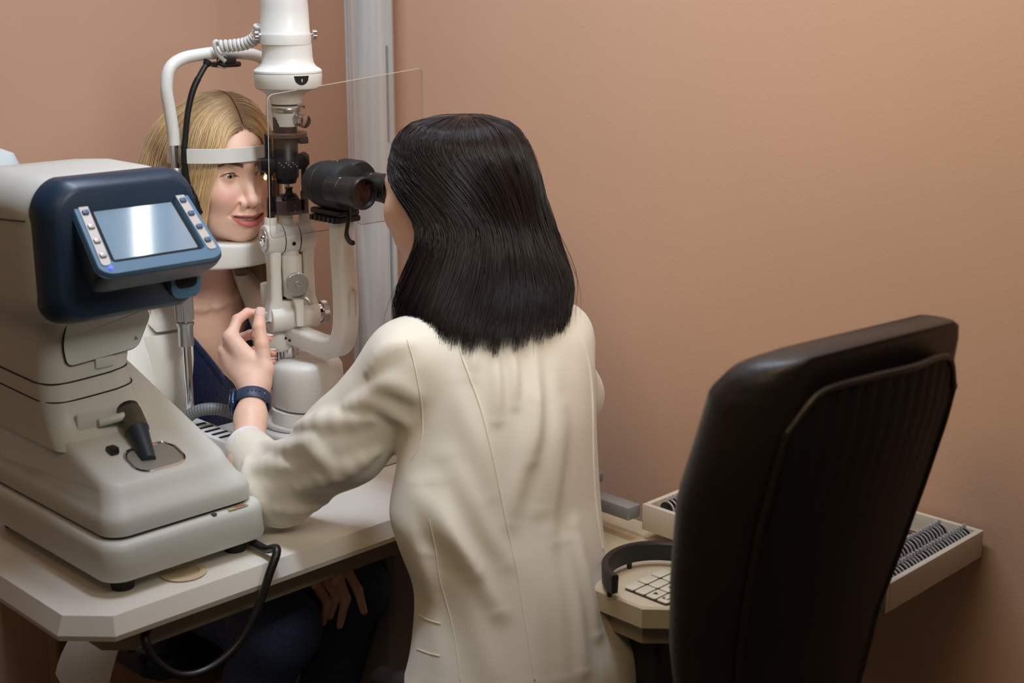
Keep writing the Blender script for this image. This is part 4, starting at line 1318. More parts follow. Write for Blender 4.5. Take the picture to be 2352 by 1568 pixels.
def head_sdf(p, smile=1., mouth=1.):
    """head in its own frame: x to the person's left, y forward, z up; origin between the pupils"""
    q = p.copy(); q[:, 0] = np.abs(q[:, 0])
    x, y, z = q[:, 0], q[:, 1], q[:, 2]
    d = ell(q, (0, -.085, .035), (.073, .093, .088))
    d = smin(d, ell(q, (0, -.048, -.026), (.065, .052, .084)), .03)
    d = smin(d, ell(q, (0, -.044, -.070), (.0545, .045, .038)), .028)
    d = smin(d, ell(q, (0, -.018, -.096), (.019, .019, .0175)), .022)
    d = smin(d, ell(q, (0, -.024, -.064), (.034, .029, .028)), .016)
    d = smin(d, sph(q, (.043, -.026, -.024), .022), .022)
    d = smin(d, sph(q, (.035, -.0135, -.038), .0165 + .0015 * smile), .018)
    d = smin(d, cap(q, (0, -.006, .014), (.036, -.014, .021), .011, .010), .018)
    ec = np.array([.031, -.0125, 0.])
    d = smax(d, -sph(q, (.030, .0145, .0005), .0175), .014)
    # nose
    n = cap(q, (0, -.003, .006), (0, .0135, -.037), .0064, .0088)
    n = smin(n, ell(q, (0, .0182, -.0430), (.0100, .0098, .0088)), .007)
    n = smin(n, ell(q, (.0128, .0078, -.0465), (.0072, .0090, .0072)), .006)
    n = smin(n, cap(q, (0, .0150, -.047), (0, .006, -.0545), .0042, .004), .005)
    d = smin(d, n, .010)
    d = smax(d, -ell(q, (.0062, .0115, -.0525), (.0032, .0048, .0040)), .0025)
    # lids round the eyeball
    xr = np.clip((x - .0312) / .0150, -1.3, 1.3)
    zt_ = (.0052 - .0010 * smile) * (1 - xr ** 2) + .0006 * xr - .0002
    zb_ = (-.0040 + .0008 * smile) * (1 - xr ** 2) + .0010 * xr
    op = np.maximum(z - zt_, zb_ - z)
    lid = np.linalg.norm(q - ec, axis=1) - .0142
    crease = .0008 * np.exp(-((z - zt_ - .0042) / .0012) ** 2) * (np.abs(xr) < 1)
    d = smin(d, lid, .0055) + crease
    cave = np.maximum(np.maximum(op, np.linalg.norm(q - ec, axis=1) - .034), ec[1] - .003 - y)
    d = smax(d, -cave, .0012)
    # nasolabial crease
    d = smax(d, -cap(q, (.0185, .0075, -.046), (.0340, -.0015, -.0655), .0012, .0008), .007)
    # lips
    cz = -.0740 + .0062 * smile * (x / .030) ** 2
    mw = .0262 + .0048 * smile
    up = chain(q, [(0, .0084, -.0686), (.007, .0084, -.0670), (mw * .62, .0038, -.0684), (mw, -.0085, -.0705 + .0042 * smile)], [.0050, .0054, .0046, .0019], .004)
    lo = chain(q, [(0, .0060, -.0822), (.010, .0048, -.0815), (mw * .73, -.0010, -.0770), (mw, -.0088, -.0710 + .0042 * smile)], [.0068, .0064, .0046, .0018], .004)
    d = smin(d, np.minimum(up, lo), .0035)
    hm = mouth * .0036 * np.sqrt(np.clip(1 - (x / (mw - .002)) ** 2, 0, 1)) + .0002
    gap = np.maximum(np.maximum(np.abs(z - cz - .0010) - hm, x - (mw - .002)), -.016 - y)
    d = smax(d, -gap, .0010)
    # ear
    e = ell(q, (.0735, -.092, -.018), (.0075, .017, .030))
    e = smax(e, -ell(q, (.081, -.088, -.014), (.007, .010, .018)), .004)
    d = smin(d, e, .006)
    return d
def skin_cols(p, base, lips, flush, smile=1.):
    """natural colour of the skin by place on the head"""
    x, y, z = np.abs(p[:, 0]), p[:, 1], p[:, 2]
    c = np.tile(np.array(base), (len(p), 1))
    def mixc(w_, col):
        nonlocal c
        w_ = np.clip(w_, 0, 1)[:, None]
        c = c * (1 - w_) + np.array(col) * w_
    front = y > -.03
    mixc(.55 * np.exp(-((x - .040) ** 2 + (z + .036) ** 2) / .018 ** 2) * front, flush)
    mixc(.35 * np.exp(-((x) ** 2 + (z + .042) ** 2) / .011 ** 2) * front, flush)
    mixc(.35 * np.exp(-((x - .031) ** 2 + (z + .0) ** 2) / .014 ** 2) * front, flush)
    cz = -.0740 + .0062 * smile * (x / .030) ** 2
    mw = .0275 + .0048 * smile
    half_u = .0085 * np.sqrt(np.clip(1 - (x / mw) ** 2, 0, 1)) - .0016 * np.exp(-(x / .004) ** 2)
    half_l = .0142 * np.sqrt(np.clip(1 - (x / (mw - .001)) ** 2, 0, 1))
    dz = z - cz
    lipm = np.where(dz > 0, half_u - dz, half_l + dz)
    mixc(np.clip(lipm / .0012 + .5, 0, 1) * (y > -.015) * (x < mw), lips)
    inn = (np.abs(dz - .001) < .004) & (x < mw - .003) & (y < -.001) & (y > -.02)
    mixc(inn * .9, srgb(70, 22, 22))
    # waterline and lash line
    xr = (x - .0312) / .0150
    zt_ = .0052 * (1 - xr ** 2) + .0006 * xr
    lash = np.exp(-((z - zt_ - .0004) / .0008) ** 2) * (np.abs(xr) < 1.1) * (y > -.02)
    mixc(.75 * lash, srgb(70, 45, 40))
    zb_ = -.0040 * (1 - xr ** 2) + .0010 * xr
    mixc(.4 * np.exp(-((z - zb_) / .0008) ** 2) * (np.abs(xr) < 1.05) * (y > -.02), srgb(170, 90, 85))
    return c
class Head:
    def __init__(s, org, fdir, scale, pitch=0.):
        s.o = np.asarray(org, float)
        f = np.array([fdir[0], fdir[1], 0]); f /= np.linalg.norm(f)
        s.l = np.array([-f[1], f[0], 0])
        cp, sp_ = math.cos(pitch), math.sin(pitch)
        s.f = f * cp - Z3 * sp_            # pitch > 0 looks down
        s.u = f * sp_ + Z3 * cp
        s.k = scale
    def loc(s, p):
        q = (p - s.o) / s.k
        return np.stack([q @ s.l, q @ s.f, q @ s.u], 1)
    def wld(s, p):
        p = np.asarray(p, float)
        return s.o + s.k * (p[..., 0:1] * s.l + p[..., 1:2] * s.f + p[..., 2:3] * s.u)
def eyeball(H, side, parent, iris, gaze=(0, 1, 0)):
    """eyeball with coloured iris, in the head frame"""
    gz = np.asarray(gaze, float); gz /= np.linalg.norm(gz)
    ref = np.array([0, 0, 1.])
    e1 = np.cross(ref, gz); e1 /= np.linalg.norm(e1); e2 = np.cross(gz, e1)
    c = np.array([side * .031, -.0125, 0])
    V, C, F = [], [], []
    n = 40
    angs = [0, .06, .12, .17, .185, .2, .26, .32, .38, .44, .46, .485, .52, .62, .8, 1.0, 1.3, 1.6, 2.0, 2.5, 3.0]
    for a in angs:
        for i in range(n):
            t = 2 * PI * i / n
            r = .0123 + (.0005 * max(0, 1 - (a / .5) ** 2))
            V.append(c + r * (math.cos(a) * gz + math.sin(a) * (math.cos(t) * e1 + math.sin(t) * e2)))
            if a < .18: col = srgb(12, 12, 14)
            elif a < .46:
                k = .75 + .35 * random.random()
                col = tuple(np.array(iris) * k * (1 if a < .42 else .5))
            else: col = srgb(226, 218, 212) if a < .8 else srgb(222, 196, 188)
            C.append(col)
    for k in range(len(angs) - 1):
        for i in range(n):
            j = (i + 1) % n
            F.append((k * n + i, k * n + j, (k + 1) * n + j, (k + 1) * n + i))
    return build('eye', H.wld(np.array(V)), F, mat('eye_wet', (.8, .8, .8), .08, attr='Col', spec=.6, coat=.5), parent, 0, True, np.array(C))
def brow(H, side, parent, col, dens=260):
    P, R = [], []
    for i in range(dens):
        t = random.random()
        x = .013 + .036 * t
        zc = .0175 + .0065 * math.sin(min(t, .75) / .75 * PI / 2) - .006 * max(0, t - .7) / .3
        zc += random.uniform(-1, 1) * (.0032 * (1 - .65 * t))
        ln = random.uniform(.005, .008)
        dirx, dirz = math.cos(.35 - .6 * t + random.uniform(-.25, .25)), math.sin(.55 - .9 * t + random.uniform(-.25, .25))
        pts = []
        for k in range(4):
            pts.append((x + dirx * ln * (k / 3 - .4), 0, zc + dirz * ln * (k / 3 - .4)))
        pts = np.array(pts); pts[:, 0] *= side
        P.append(pts); R.append([.0003, .0004, .00036, .00013])
    P = np.array(P); Q = P.reshape(-1, 3)
    lo_, hi_ = np.full(len(Q), -.05), np.full(len(Q), .03)
    for it in range(16):
        mid = (lo_ + hi_) / 2
        dd = head_sdf(np.stack([Q[:, 0], mid, Q[:, 2]], 1))
        lo_ = np.where(dd < 0, mid, lo_); hi_ = np.where(dd < 0, hi_, mid)
    Q[:, 1] = (lo_ + hi_) / 2 + .0004
    V, F = strands(H.wld(Q.reshape(P.shape)), np.array(R))
    return build_np('eyebrow', V, F, mat('brow_hair', col, .5, var=.1), parent)

# ---------------------------------------------------------------- patient
hf = np.array([math.cos(math.radians(-49)), math.sin(math.radians(-49))])
HP = Head(ABp((-.036, .0, 1.268)), hf, 1.04)
pat_label = 'blonde person in cream blazer and navy sweater, chin on the head rest'
def torso_pat(p, off=0.):
    zs = [.40, .50, .60, .72, .82, .90, .96, 1.01, 1.05, 1.09]
    cb = [-.24, -.25, -.262, -.255, -.24, -.228, -.222, -.215, -.205, -.195]
    hw = [.17, .175, .165, .145, .150, .160, .164, .150, .105, .06]
    hd = [.12, .125, .115, .098, .105, .115, .108, .090, .065, .05]
    cs = [(ABp((-.042, b, 0))[0], ABp((-.042, b, 0))[1]) for b in cb]
    d, qx, qy = slices(p, zs, cs, np.array(hw) + off, np.array(hd) + off, U3, W3)
    d = np.maximum(d, p[:, 2] - 1.10)
    return np.maximum(d, .42 - p[:, 2])
SHR, SHL = ABp((-.185, -.21, 1.005)), ABp((.105, -.21, 1.005))
def patient_skin(p):
    return smin(head_sdf(HP.loc(p)) * HP.k, patient_body(p), .035)
def patient_body(p):
    nk = cap(p, HP.wld((0, -.088, -.055)), ABp((-.042, -.185, 1.06)), .050, .054)
    d = nk
    d = smin(d, cap(p, ABp((-.042, -.18, 1.055)), ABp((-.15, -.205, 1.035)), .038, .034), .04)
    d = smin(d, cap(p, ABp((-.042, -.18, 1.055)), ABp((.07, -.205, 1.035)), .038, .034), .04)
    d = smin(d, torso_pat(p, -.004), .03)
    # collar bones
    for s in (-1, 1):
        d = smin(d, cap(p, ABp((-.042 + s * .012, -.122, 1.012)), ABp((-.042 + s * .11, -.155, 1.03)), .006, .007), .015)
    return d
lo_p = np.array([ABp((-.23, -.30, .74)), ABp((.16, .05, .74)), ABp((-.23, .05, .74)), ABp((.16, -.30, .74))])
V, F = sdf_mesh(lambda p: np.maximum(patient_skin(p), 1.088 - p[:, 2]), [-.70, 2.30, 1.08], [-.38, 2.68, 1.42], .0014)
Vc, Fc = sdf_mesh(lambda p: np.maximum(np.maximum(patient_body(p), .82 - p[:, 2]), p[:, 2] - 1.092), [-.84, 2.22, .81], [-.36, 2.82, 1.10], .003)
F = np.concatenate([F, Fc + len(V)]); V = np.concatenate([V, Vc])
skin_p = srgb(243, 202, 182)
C = skin_cols(HP.loc(V), skin_p, srgb(206, 120, 116), srgb(236, 164, 150))
# hands resting between the thighs, same person
def finger_set(p, fingers, k=.006):
    d = None
    for J, R in fingers:
        e = chain(p, J, R, .004)
        d = e if d is None else smin(d, e, k)
    return d
kneeR, kneeL = ABp((-.15, .20, .515)), ABp((.025, .185, .54))
def PA(px, py, y): return at(px, py, y)
hand_f = [([PA(700, 1290, 2.30), PA(722, 1335, 2.26), PA(752, 1385, 2.235), PA(742, 1430, 2.235)], [.011, .0095, .0085, .0065]),
          ([PA(722, 1285, 2.30), PA(752, 1335, 2.27), PA(772, 1370, 2.25), PA(758, 1415, 2.25)], [.011, .0095, .0082, .0062]),
          ([PA(750, 1280, 2.30), PA(776, 1325, 2.265), PA(794, 1375, 2.24), PA(780, 1436, 2.24)], [.011, .0098, .0088, .0066]),
          ([PA(775, 1270, 2.31), PA(800, 1315, 2.28), PA(822, 1355, 2.26), PA(836, 1404, 2.25)], [.011, .0095, .0085, .0066]),
          ([PA(690, 1270, 2.29), PA(712, 1300, 2.25), PA(692, 1328, 2.235)], [.012, .010, .0075]),
          ([PA(730, 1262, 2.26), PA(740, 1310, 2.238), PA(722, 1345, 2.23)], [.011, .0095, .0070]),
          ([PA(770, 1262, 2.26), PA(786, 1300, 2.242), PA(768, 1338, 2.236)], [.011, .0095, .0070])]
wr = ABp((-.10, .02, .66)); wl = ABp((.0, .02, .66))
def pat_hands(p):
    d = finger_set(p, hand_f)
    d = smin(d, chain(p, [PA(740, 1275, 2.31), ABp((-.05, .10, .635)), wr], [.028, .03, .026], .02), .012)
    d = smin(d, chain(p, [PA(720, 1265, 2.28), ABp((-.03, .12, .635)), wl], [.026, .03, .026], .02), .012)
    d = smin(d, cap(p, wr, ABp((-.20, -.10, .76)), .027, .036), .02)
    return smin(d, cap(p, wl, ABp((.12, -.10, .76)), .027, .036), .02)
hv = np.concatenate([np.array(j) for j, _ in hand_f])
V2, F2 = sdf_mesh(pat_hands, np.minimum(hv.min(0), ABp((-.2, -.1, .7))) - [.06, .06, .05], np.maximum(hv.max(0), ABp((.12, -.1, .8))) + [.06, .06, .05], .0024)
C2 = np.tile(np.array(skin_p), (len(V2), 1))
for J, R in hand_f:                        # fingernails
    J = [np.asarray(j) for j in J]
    tipd = J[-1] - J[-2]; tipd /= np.linalg.norm(tipd)
    w_ = np.linalg.norm(V2 - (J[-1] + tipd * .002), axis=1) < .0062
    C2[w_] = srgb(222, 176, 156)
body = build_np('person', np.concatenate([V, V2]), np.concatenate([F, F2 + len(V)]), m_skin, None, np.concatenate([C, C2]))
pat = tag(body, pat_label, 'person')
for s in (-1, 1):
    eyeball(HP, s, pat, srgb(112, 120, 112), (.10, 1, -.02))
    brow(HP, s, pat, srgb(142, 108, 84), 210)
# upper lashes
P_, R_ = [], []
for s in (-1, 1):
    for i in range(46):
        xr = -1 + 2 * i / 45
        x = .0312 + .0150 * xr
        z = .0052 * (1 - xr ** 2) + .0006 * xr + .0002
        y = -.0125 + math.sqrt(max(1e-8, .0143 ** 2 - (x - .031) ** 2 - z ** 2))
        d = np.array([xr * .4, .9, .25]); d /= np.linalg.norm(d)
        ln = random.uniform(.004, .0065) * (1 - .3 * abs(xr))
        pts = np.array([np.array([x, y, z]) + d * ln * k / 3 + np.array([0, 0, .0016 * (k / 3) ** 2]) for k in range(4)])
        pts[:, 0] *= s
        P_.append(HP.wld(pts)); R_.append([.0003, .00028, .0002, .0001])
V, F = strands(np.array(P_), np.array(R_))
build_np('eyelashes', V, F, mat('lash', srgb(52, 36, 30), .5, var=.05), pat)
# teeth
g = G(HP.wld)
for i in range(-6, 7):
    x = i * .0039
    g.rbox((x, .0014 - 9.5 * x * x, -.0722 + 5.0 * x * x), (.0036, .004, .0085), .0009, .0006, 2)
gobj('teeth', g, mat('tooth', srgb(226, 212, 196), .25, var=.02), pat)

# ---- blonde hair from a centre parting
def off_skull(P, k):
    """keep hair on the outside of the scalp"""
    c, r = np.array([0, -.085, .035]), np.array([.073, .093, .088])
    q = P - c
    k0 = np.linalg.norm(q / r, axis=-1, keepdims=True)
    f = np.maximum(1, np.broadcast_to(np.asarray(k, float), P.shape[:-1])[..., None] / np.maximum(k0, .2))
    return c + q * np.where(P[..., 2:3] > .0, f, 1)
def patient_hair(s, side, t, rad=1.0):
    """s: 0 at the face edge .. 1 back; t: 0 parting .. 1 tip -> head frame"""
    s, t = np.asarray(s, float), np.asarray(t, float)
    yp = -.001 - .142 * s ** .9
    zp = .035 + .088 * np.sqrt(np.clip(1 - ((yp + .085) / .093) ** 2, 0, 1)) + .002
    zt = -.235 + .02 * np.sin(s * 9)
    tc = .26
    zz = np.where(t < tc, .055, .055 + (zt - .055) * (t - tc) / (1 - tc))
    ze = [-.26, -.20, -.14, -.09, -.06, -.03, 0, .03, .055]
    ex = np.interp(zz, ze, [.085, .080, .072, .0655, .0665, .0655, .0570, .0480, .036])
    ey = np.interp(zz, ze, [-.075, -.065, -.050, -.032, -.019, -.010, -.004, -.004, -.001])
    Ax = np.interp(zz, [-.26, -.12, -.05, 0, .03, .055], [.125, .128, .126, .120, .111, .100]) * rad
    Ay = np.interp(zz, [-.26, -.12, -.05, 0, .03, .055], [.085, .100, .110, .112, .110, .105]) * rad
    ph0 = np.radians(42)
    ph = ph0 + (PI - ph0) * s
    hx = Ax * np.sin(ph); hy = -.112 + Ay * np.cos(ph)
    w_ = np.clip(s / .42, 0, 1); w_ = w_ * w_ * (3 - 2 * w_)
    X = ex * (1 - w_) + hx * w_
    Yv = ey * (1 - w_) + hy * w_
    # cap zone, from parting out to the hull
    tau = np.clip(t / tc, 0, 1)
    cxx, cyy = X * .80, yp * .35 + Yv * .65
    czz = zp * .93 + .004
    b0, b1, b2 = (1 - tau) ** 2, 2 * tau * (1 - tau), tau ** 2
    X2 = b0 * .0008 + b1 * cxx + b2 * X
    Y2 = b0 * yp + b1 * cyy + b2 * Yv
    Z2 = b0 * zp + b1 * czz + b2 * zz
    capz = t < tc
    return off_skull(np.stack([side * np.where(capz, X2, X), np.where(capz, Y2, Yv), np.where(capz, Z2, zz)], -1), (1.02 + .125 * np.clip(s / .25, 0, 1)) * rad)
def hair_mesh(name, fn, H, N, K, cols, parent, m, r0, shell_n, spread, tip=(.90, 1.0), wave=.002, fly=40):
    S = RNG.random(N) ** .9; side = np.where(RNG.random(N) < .5, -1., 1.)
    t1 = tip[0] + (tip[1] - tip[0]) * RNG.random(N)
    tt = np.linspace(0.0, 1, K)[None] * t1[:, None]
    drift = (RNG.random(N)[:, None] - .5) * .06 * tt
    ss = np.clip(S[:, None] + drift, 0, 1)
    rad = 1 + spread * (RNG.random(N)[:, None] - .35) * np.clip(tt * 3, 0, 1)
    P = fn(ss, side[:, None] * np.ones_like(tt), tt, rad)
    ph = RNG.random((N, 3)) * 6.28
    amp = wave * np.clip(tt, 0, 1)[..., None]
    P = P + amp * np.stack([np.sin(tt * 7 + ph[:, 0:1]), np.sin(tt * 6 + ph[:, 1:2]), .4 * np.sin(tt * 8 + ph[:, 2:3])], -1)
    if fly:
        fl = RNG.random(N) < fly / N
        P[fl] += (tt[fl][..., None] ** 2) * (RNG.random((fl.sum(), 1, 3)) - .5) * .05
        P[fl] += np.sin(tt[fl] * PI)[..., None] * np.array([0, 0, .010])
    Rr = r0 * (.7 + .6 * RNG.random(N))[:, None] * np.interp(tt / t1[:, None], [0, .1, .8, 1], [.7, 1, .9, .25])
    V, F = strands(H.wld(P), Rr)
    ci = RNG.random(N)
    C = cols(S, np.repeat(tt[:, :, None], 1, 2)[..., 0], ci, side)        # (N,K,3)
    C = np.repeat(C[:, :, None, :], 3, 2).reshape(-1, 3)
    # under-layer so no scalp shows between the strands
    sv = np.linspace(0, 1, shell_n); tv_ = np.linspace(0, .93, 40)
    Vs, Fs, Cs = [V], [F], [C]
    off = len(V)
    for sd in (-1., 1.):
        a, b = np.meshgrid(sv, tv_, indexing='ij')
        groove = 1 - .02 + .010 * np.sin(a * 90 + 2 * np.sin(a * 31)) * np.clip(b * 3, 0, 1)
        Q = fn(a, np.full_like(a, sd), b, groove)
        if 'patient' in name: Q[..., 2] -= .003
        n_, m_ = a.shape
        idx = np.arange(n_ * m_).reshape(n_, m_) + off
        f = np.stack([idx[:-1, :-1], idx[1:, :-1], idx[1:, 1:], idx[:-1, 1:]], -1).reshape(-1, 4)
        Vs.append(H.wld(Q).reshape(-1, 3)); Fs.append(f)
        cc = cols(a.ravel(), b.ravel()[:, None], np.full(a.size, .25), np.full(a.size, sd))[:, 0]
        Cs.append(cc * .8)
        off += n_ * m_
    return build_np('hair', np.concatenate(Vs), np.concatenate(Fs), m, parent, np.concatenate(Cs))
m_blond = mat('blonde_hair', srgb(200, 160, 110), .36, attr='Col', spec=.35, sheen=.1)
def blond_cols(S, tt, ci, side):
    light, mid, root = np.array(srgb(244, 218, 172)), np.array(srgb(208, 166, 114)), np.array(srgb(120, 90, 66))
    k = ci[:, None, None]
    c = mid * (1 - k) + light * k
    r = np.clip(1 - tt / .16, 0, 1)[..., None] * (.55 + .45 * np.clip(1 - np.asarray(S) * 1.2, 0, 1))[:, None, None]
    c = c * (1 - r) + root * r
    return np.broadcast_to(c, tt.shape + (3,))
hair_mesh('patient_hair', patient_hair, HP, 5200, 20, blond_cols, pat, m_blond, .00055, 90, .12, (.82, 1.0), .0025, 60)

# ---- sweater, blazer, jeans
m_knit = mat('navy_knit', srgb(16, 40, 94), .8, bump=0, var=.2, vscale=420, sheen=.3)
nt = m_knit.node_tree
wv = nt.nodes.new('ShaderNodeTexVoronoi'); wv.inputs['Scale'].default_value = 330
bpn = nt.nodes.new('ShaderNodeBump'); bpn.inputs['Strength'].default_value = .9; bpn.inputs['Distance'].default_value = .0022
tcn = nt.nodes.new('ShaderNodeTexCoord')
nt.links.new(tcn.outputs['Object'], wv.inputs['Vector']); nt.links.new(wv.outputs['Distance'], bpn.inputs['Height'])
nt.links.new(bpn.outputs[0], nt.nodes['Principled BSDF'].inputs['Normal'])
def ab_of(p):
    q = p - E0
    return q @ U3, q @ W3, p[:, 2]
def neck_line(a): return .868 + 1.45 * np.abs(a + .030)
def sweater(p):
    a, b, z = ab_of(p)
    d = torso_pat(p, .007)
    d = np.abs(d + .003) - .003
    cut = np.where(b > -.24, z - neck_line(a), z - 1.03)
    return smax(np.maximum(d, .46 - z), cut / 1.8, .003)
V, F = sdf_mesh(sweater, [-.90, 2.25, .45], [-.30, 2.90, 1.10], .0034)
build_np('sweater', V, F, m_knit, pat)
def front_b(a, z, off):
    """front surface of the torso at height z"""
    zs = [.40, .50, .60, .72, .82, .90, .96, 1.01, 1.05, 1.09]
    cb = [-.24, -.25, -.262, -.255, -.24, -.228, -.222, -.215, -.205, -.195]
    hw = [.17, .175, .165, .145, .150, .160, .164, .150, .105, .06]
    hd = [.12, .125, .115, .098, .105, .115, .108, .090, .065, .05]
    c, w_, h_ = np.interp(z, zs, cb), np.interp(z, zs, hw) + off, np.interp(z, zs, hd) + off
    return c + h_ * np.sqrt(np.clip(1 - ((a + .042) / w_) ** 2, .02, 1))
tr_pts = [(x, front_b(x, neck_line(x), .007), neck_line(x)) for x in np.linspace(-.108, .048, 25)]
gobj('neck_rib', G(ABp).tube(smooth_path(tr_pts, 2), .0062, 8), m_knit, pat)
m_blazer = mat('cream_crepe', srgb(238, 234, 222), .75, bump=.12, bscale=500, var=.02, sheen=.2)
elbR, elbL = ABp((-.262, -.10, .775)), ABp((.18, -.12, .775))
def blazer(p):
    a, b, z = ab_of(p)
    d = torso_pat(p, .016)
    d = smin(d, cap(p, ABp((-.042, -.215, 1.045)), SHR, .052, .056), .04)
    d = smin(d, cap(p, ABp((-.042, -.215, 1.045)), SHL, .052, .056), .04)
    rs = chain(p, [SHR, elbR, ABp((-.13, .01, .665))], [.062, .058, .046], .02)
    rs = rs - .004 * np.sin(z * 95 + a * 40) * np.exp(-((z - .84) / .06) ** 2)
    ls = chain(p, [SHL, elbL, ABp((.04, .01, .665))], [.062, .056, .046], .02)
    d = smin(d, np.minimum(rs, ls), .022)
    # skirt of the jacket falling beside the seat
    d = np.abs(d + .0035) - .0035
    op = .078 + .05 * np.clip((.9 - z) / .3, 0, 1)
    opening = np.where((b > -.20) & (z > .45), np.abs(a + .036) - op, 1.)
    opening = np.where(z > .93, np.where(b > -.255, np.abs(a + .036) - (.078 - .02 * np.clip((z - .93) / .12, 0, 1)), 1), opening)
    near_body = torso_pat(p, .03) < .02
    d = np.where(near_body, np.maximum(d, -opening), d)
    top = np.where(np.abs(a + .04) < .065, z - 1.075, -1)
    d = np.maximum(d, top)
    cuffs = np.maximum(cap(p, wr, ABp((-.05, .12, .63)), .06), -1)
    return np.maximum(d, .50 - z)
V, F = sdf_mesh(blazer, [-.98, 2.15, .48], [-.18, 2.92, 1.13], .0034)
bz = build_np('blazer', V, F, m_blazer, pat)
# lapel with its notch, and collar, laid over the near front
def lapel(name, rows, sgn):
    P = []
    for z, a0, a1, bend in rows:
        r = []
        for t in np.linspace(0, 1, 9):
            a = a0 + (a1 - a0) * t
            aa = -.036 + sgn * (a + .036)
            zz = z[0] + (z[1] - z[0]) * t if isinstance(z, tuple) else z
            r.append((aa, front_b(aa, min(zz, 1.045), .024 + .006 * math.sin(t * PI)) + .0, zz))
        P.append(r)
    return gobj(name, G(ABp).grid(np.array(P), .0045), m_blazer, bz, 60)
for sg in (1, -1):
    lapel('lapel', [(.60, -.125, -.150, 0), (.70, -.118, -.165, 0), (.80, -.112, -.178, 0), (.88, -.108, -.188, 0), ((.93, .935), -.105, -.192, 0), ((.965, .962), -.104, -.194, 0), ((.985, .978), -.104, -.192, 0)], sg)
    lapel('collar', [((.992, .986), -.104, -.158, 0), ((1.005, 1.000), -.102, -.168, 0), ((1.02, 1.018), -.098, -.160, 0), ((1.04, 1.04), -.092, -.146, 0), ((1.062, 1.058), -.086, -.125, 0)], sg)
# hem of the blazer hanging off the side of the seat
P = []
for i in range(15):
    k = i / 14
    row = []
    for j in range(9):
        t = j / 8
        row.append((-.235 - .150 * k ** .8 + .012 * math.sin(k * 5 + t * 3), -.14 + .10 * t + .010 * math.sin(k * 6), .60 - .32 * k * (1 - .35 * (1 - t)) + .0 * t))
    P.append(row)
gobj('blazer_hem', G(ABp).grid(np.array(P), .003), m_blazer, bz, 60)
m_jean = mat('dark_denim', srgb(62, 76, 108), .8, bump=.2, bscale=700, var=.22, vscale=180)
hipR, hipL = ABp((-.135, -.215, .500)), ABp((.045, -.215, .500))
anR, anL = ABp((-.17, -.02, .09)), ABp((.02, .03, .09))
def jeans(p):
    a, b, z = ab_of(p)
    d = ell(p, ABp((-.042, -.235, .52)), (.17, .17, .11))
    for h_, k_, a_ in ((hipR, kneeR, anR), (hipL, kneeL, anL)):
        d = smin(d, chain(p, [h_, k_, a_], [.088, .068, .044], .03), .03)
    d = d - .0025 * np.sin(b * 160 + a * 60 + z * 40) * np.exp(-((b - .10) / .05) ** 2)
    return np.maximum(d, .424 - z - np.where(b > -.01, 1, 0))
V, F = sdf_mesh(jeans, [-1.0, 2.05, .04], [-.15, 2.95, .66], .0042)
jn = build_np('jeans', V, F, m_jean, pat)
for an in (anR, anL):
    rings = []
    for z, s, fw in ((.0, .96, 0), (.012, 1., 0), (.04, .95, -.005), (.065, .72, -.03), (.10, .55, -.06)):
        rings.append([tuple(an[:2] + U3[:2] * x * s + W3[:2] * (y * s + .05 + fw)) + (z,) for x, y in rrect(.088, .25, .042, 6)])
    gobj('shoe', G().loft(rings), m_blackm, pat, 60)

# ---------------------------------------------------------------- doctor
df = np.array([-.788, .616]); df /= np.linalg.norm(df)
HD = Head(np.array([-.189, 2.168, 1.272]) + .029 * np.array([df[1], -df[0], 0]), df, .95, math.radians(5))
doc_label = 'dark-haired person in cream lab coat looking into the binocular'
tr_, tg_ = np.array([.866, .5, 0]), np.array([-.5, .866, 0])
SIL = [(700, 985, 1340), (740, 950, 1362), (790, 938, 1372), (850, 935, 1375), (950, 935, 1377), (1050, 915, 1381), (1150, 896, 1387), (1250, 928, 1395), (1300, 950, 1404),
       (1350, 957, 1420), (1400, 954, 1442), (1450, 949, 1468), (1500, 940, 1488), (1568, 912, 1494), (1680, 880, 1510), (1800, 870, 1520)]
TS = []
for py, L_, R_ in SIL:
    yc = np.interp(py, [700, 1568], [2.05, 1.885])
    c = at((L_ + R_) / 2, py, yc)
    dep = yc * CT + (CAM_H - c[2]) * ST
    half = (R_ - L_) / 2 / 3200 * dep
    hd_ = np.interp(py, [700, 760, 900, 1150, 1500], [.060, .085, .112, .115, .125])
    hw_ = math.sqrt(half ** 2 - (.5 * hd_) ** 2) / .866
    TS.append((c[2], c[0], c[1], hw_, hd_))
TS.sort()
TSz, TSx, TSy, TSw, TSd = [np.array([t[i] for t in TS]) for i in range(5)]
zz_ = np.linspace(TSz[0], TSz[-1], 160)
def smooth1(a):
    b = np.interp(zz_, TSz, a)
    k = np.exp(-np.linspace(-2, 2, 19) ** 2); k /= k.sum()
    return np.convolve(np.pad(b, 9, mode='edge'), k, 'valid')
TSx, TSy, TSw, TSd = [smooth1(a) for a in (TSx, TSy, TSw, TSd)]
TSz = zz_
TSc = np.stack([TSx, TSy], 1)
dSL, dSR = at(938, 836, 1.985), np.array([.075, 2.135, 1.035])
dEL = at(645, 1122, 2.05)
dCU = at(563, 1022, 2.135)
dWR = at(583, 885, 2.245)
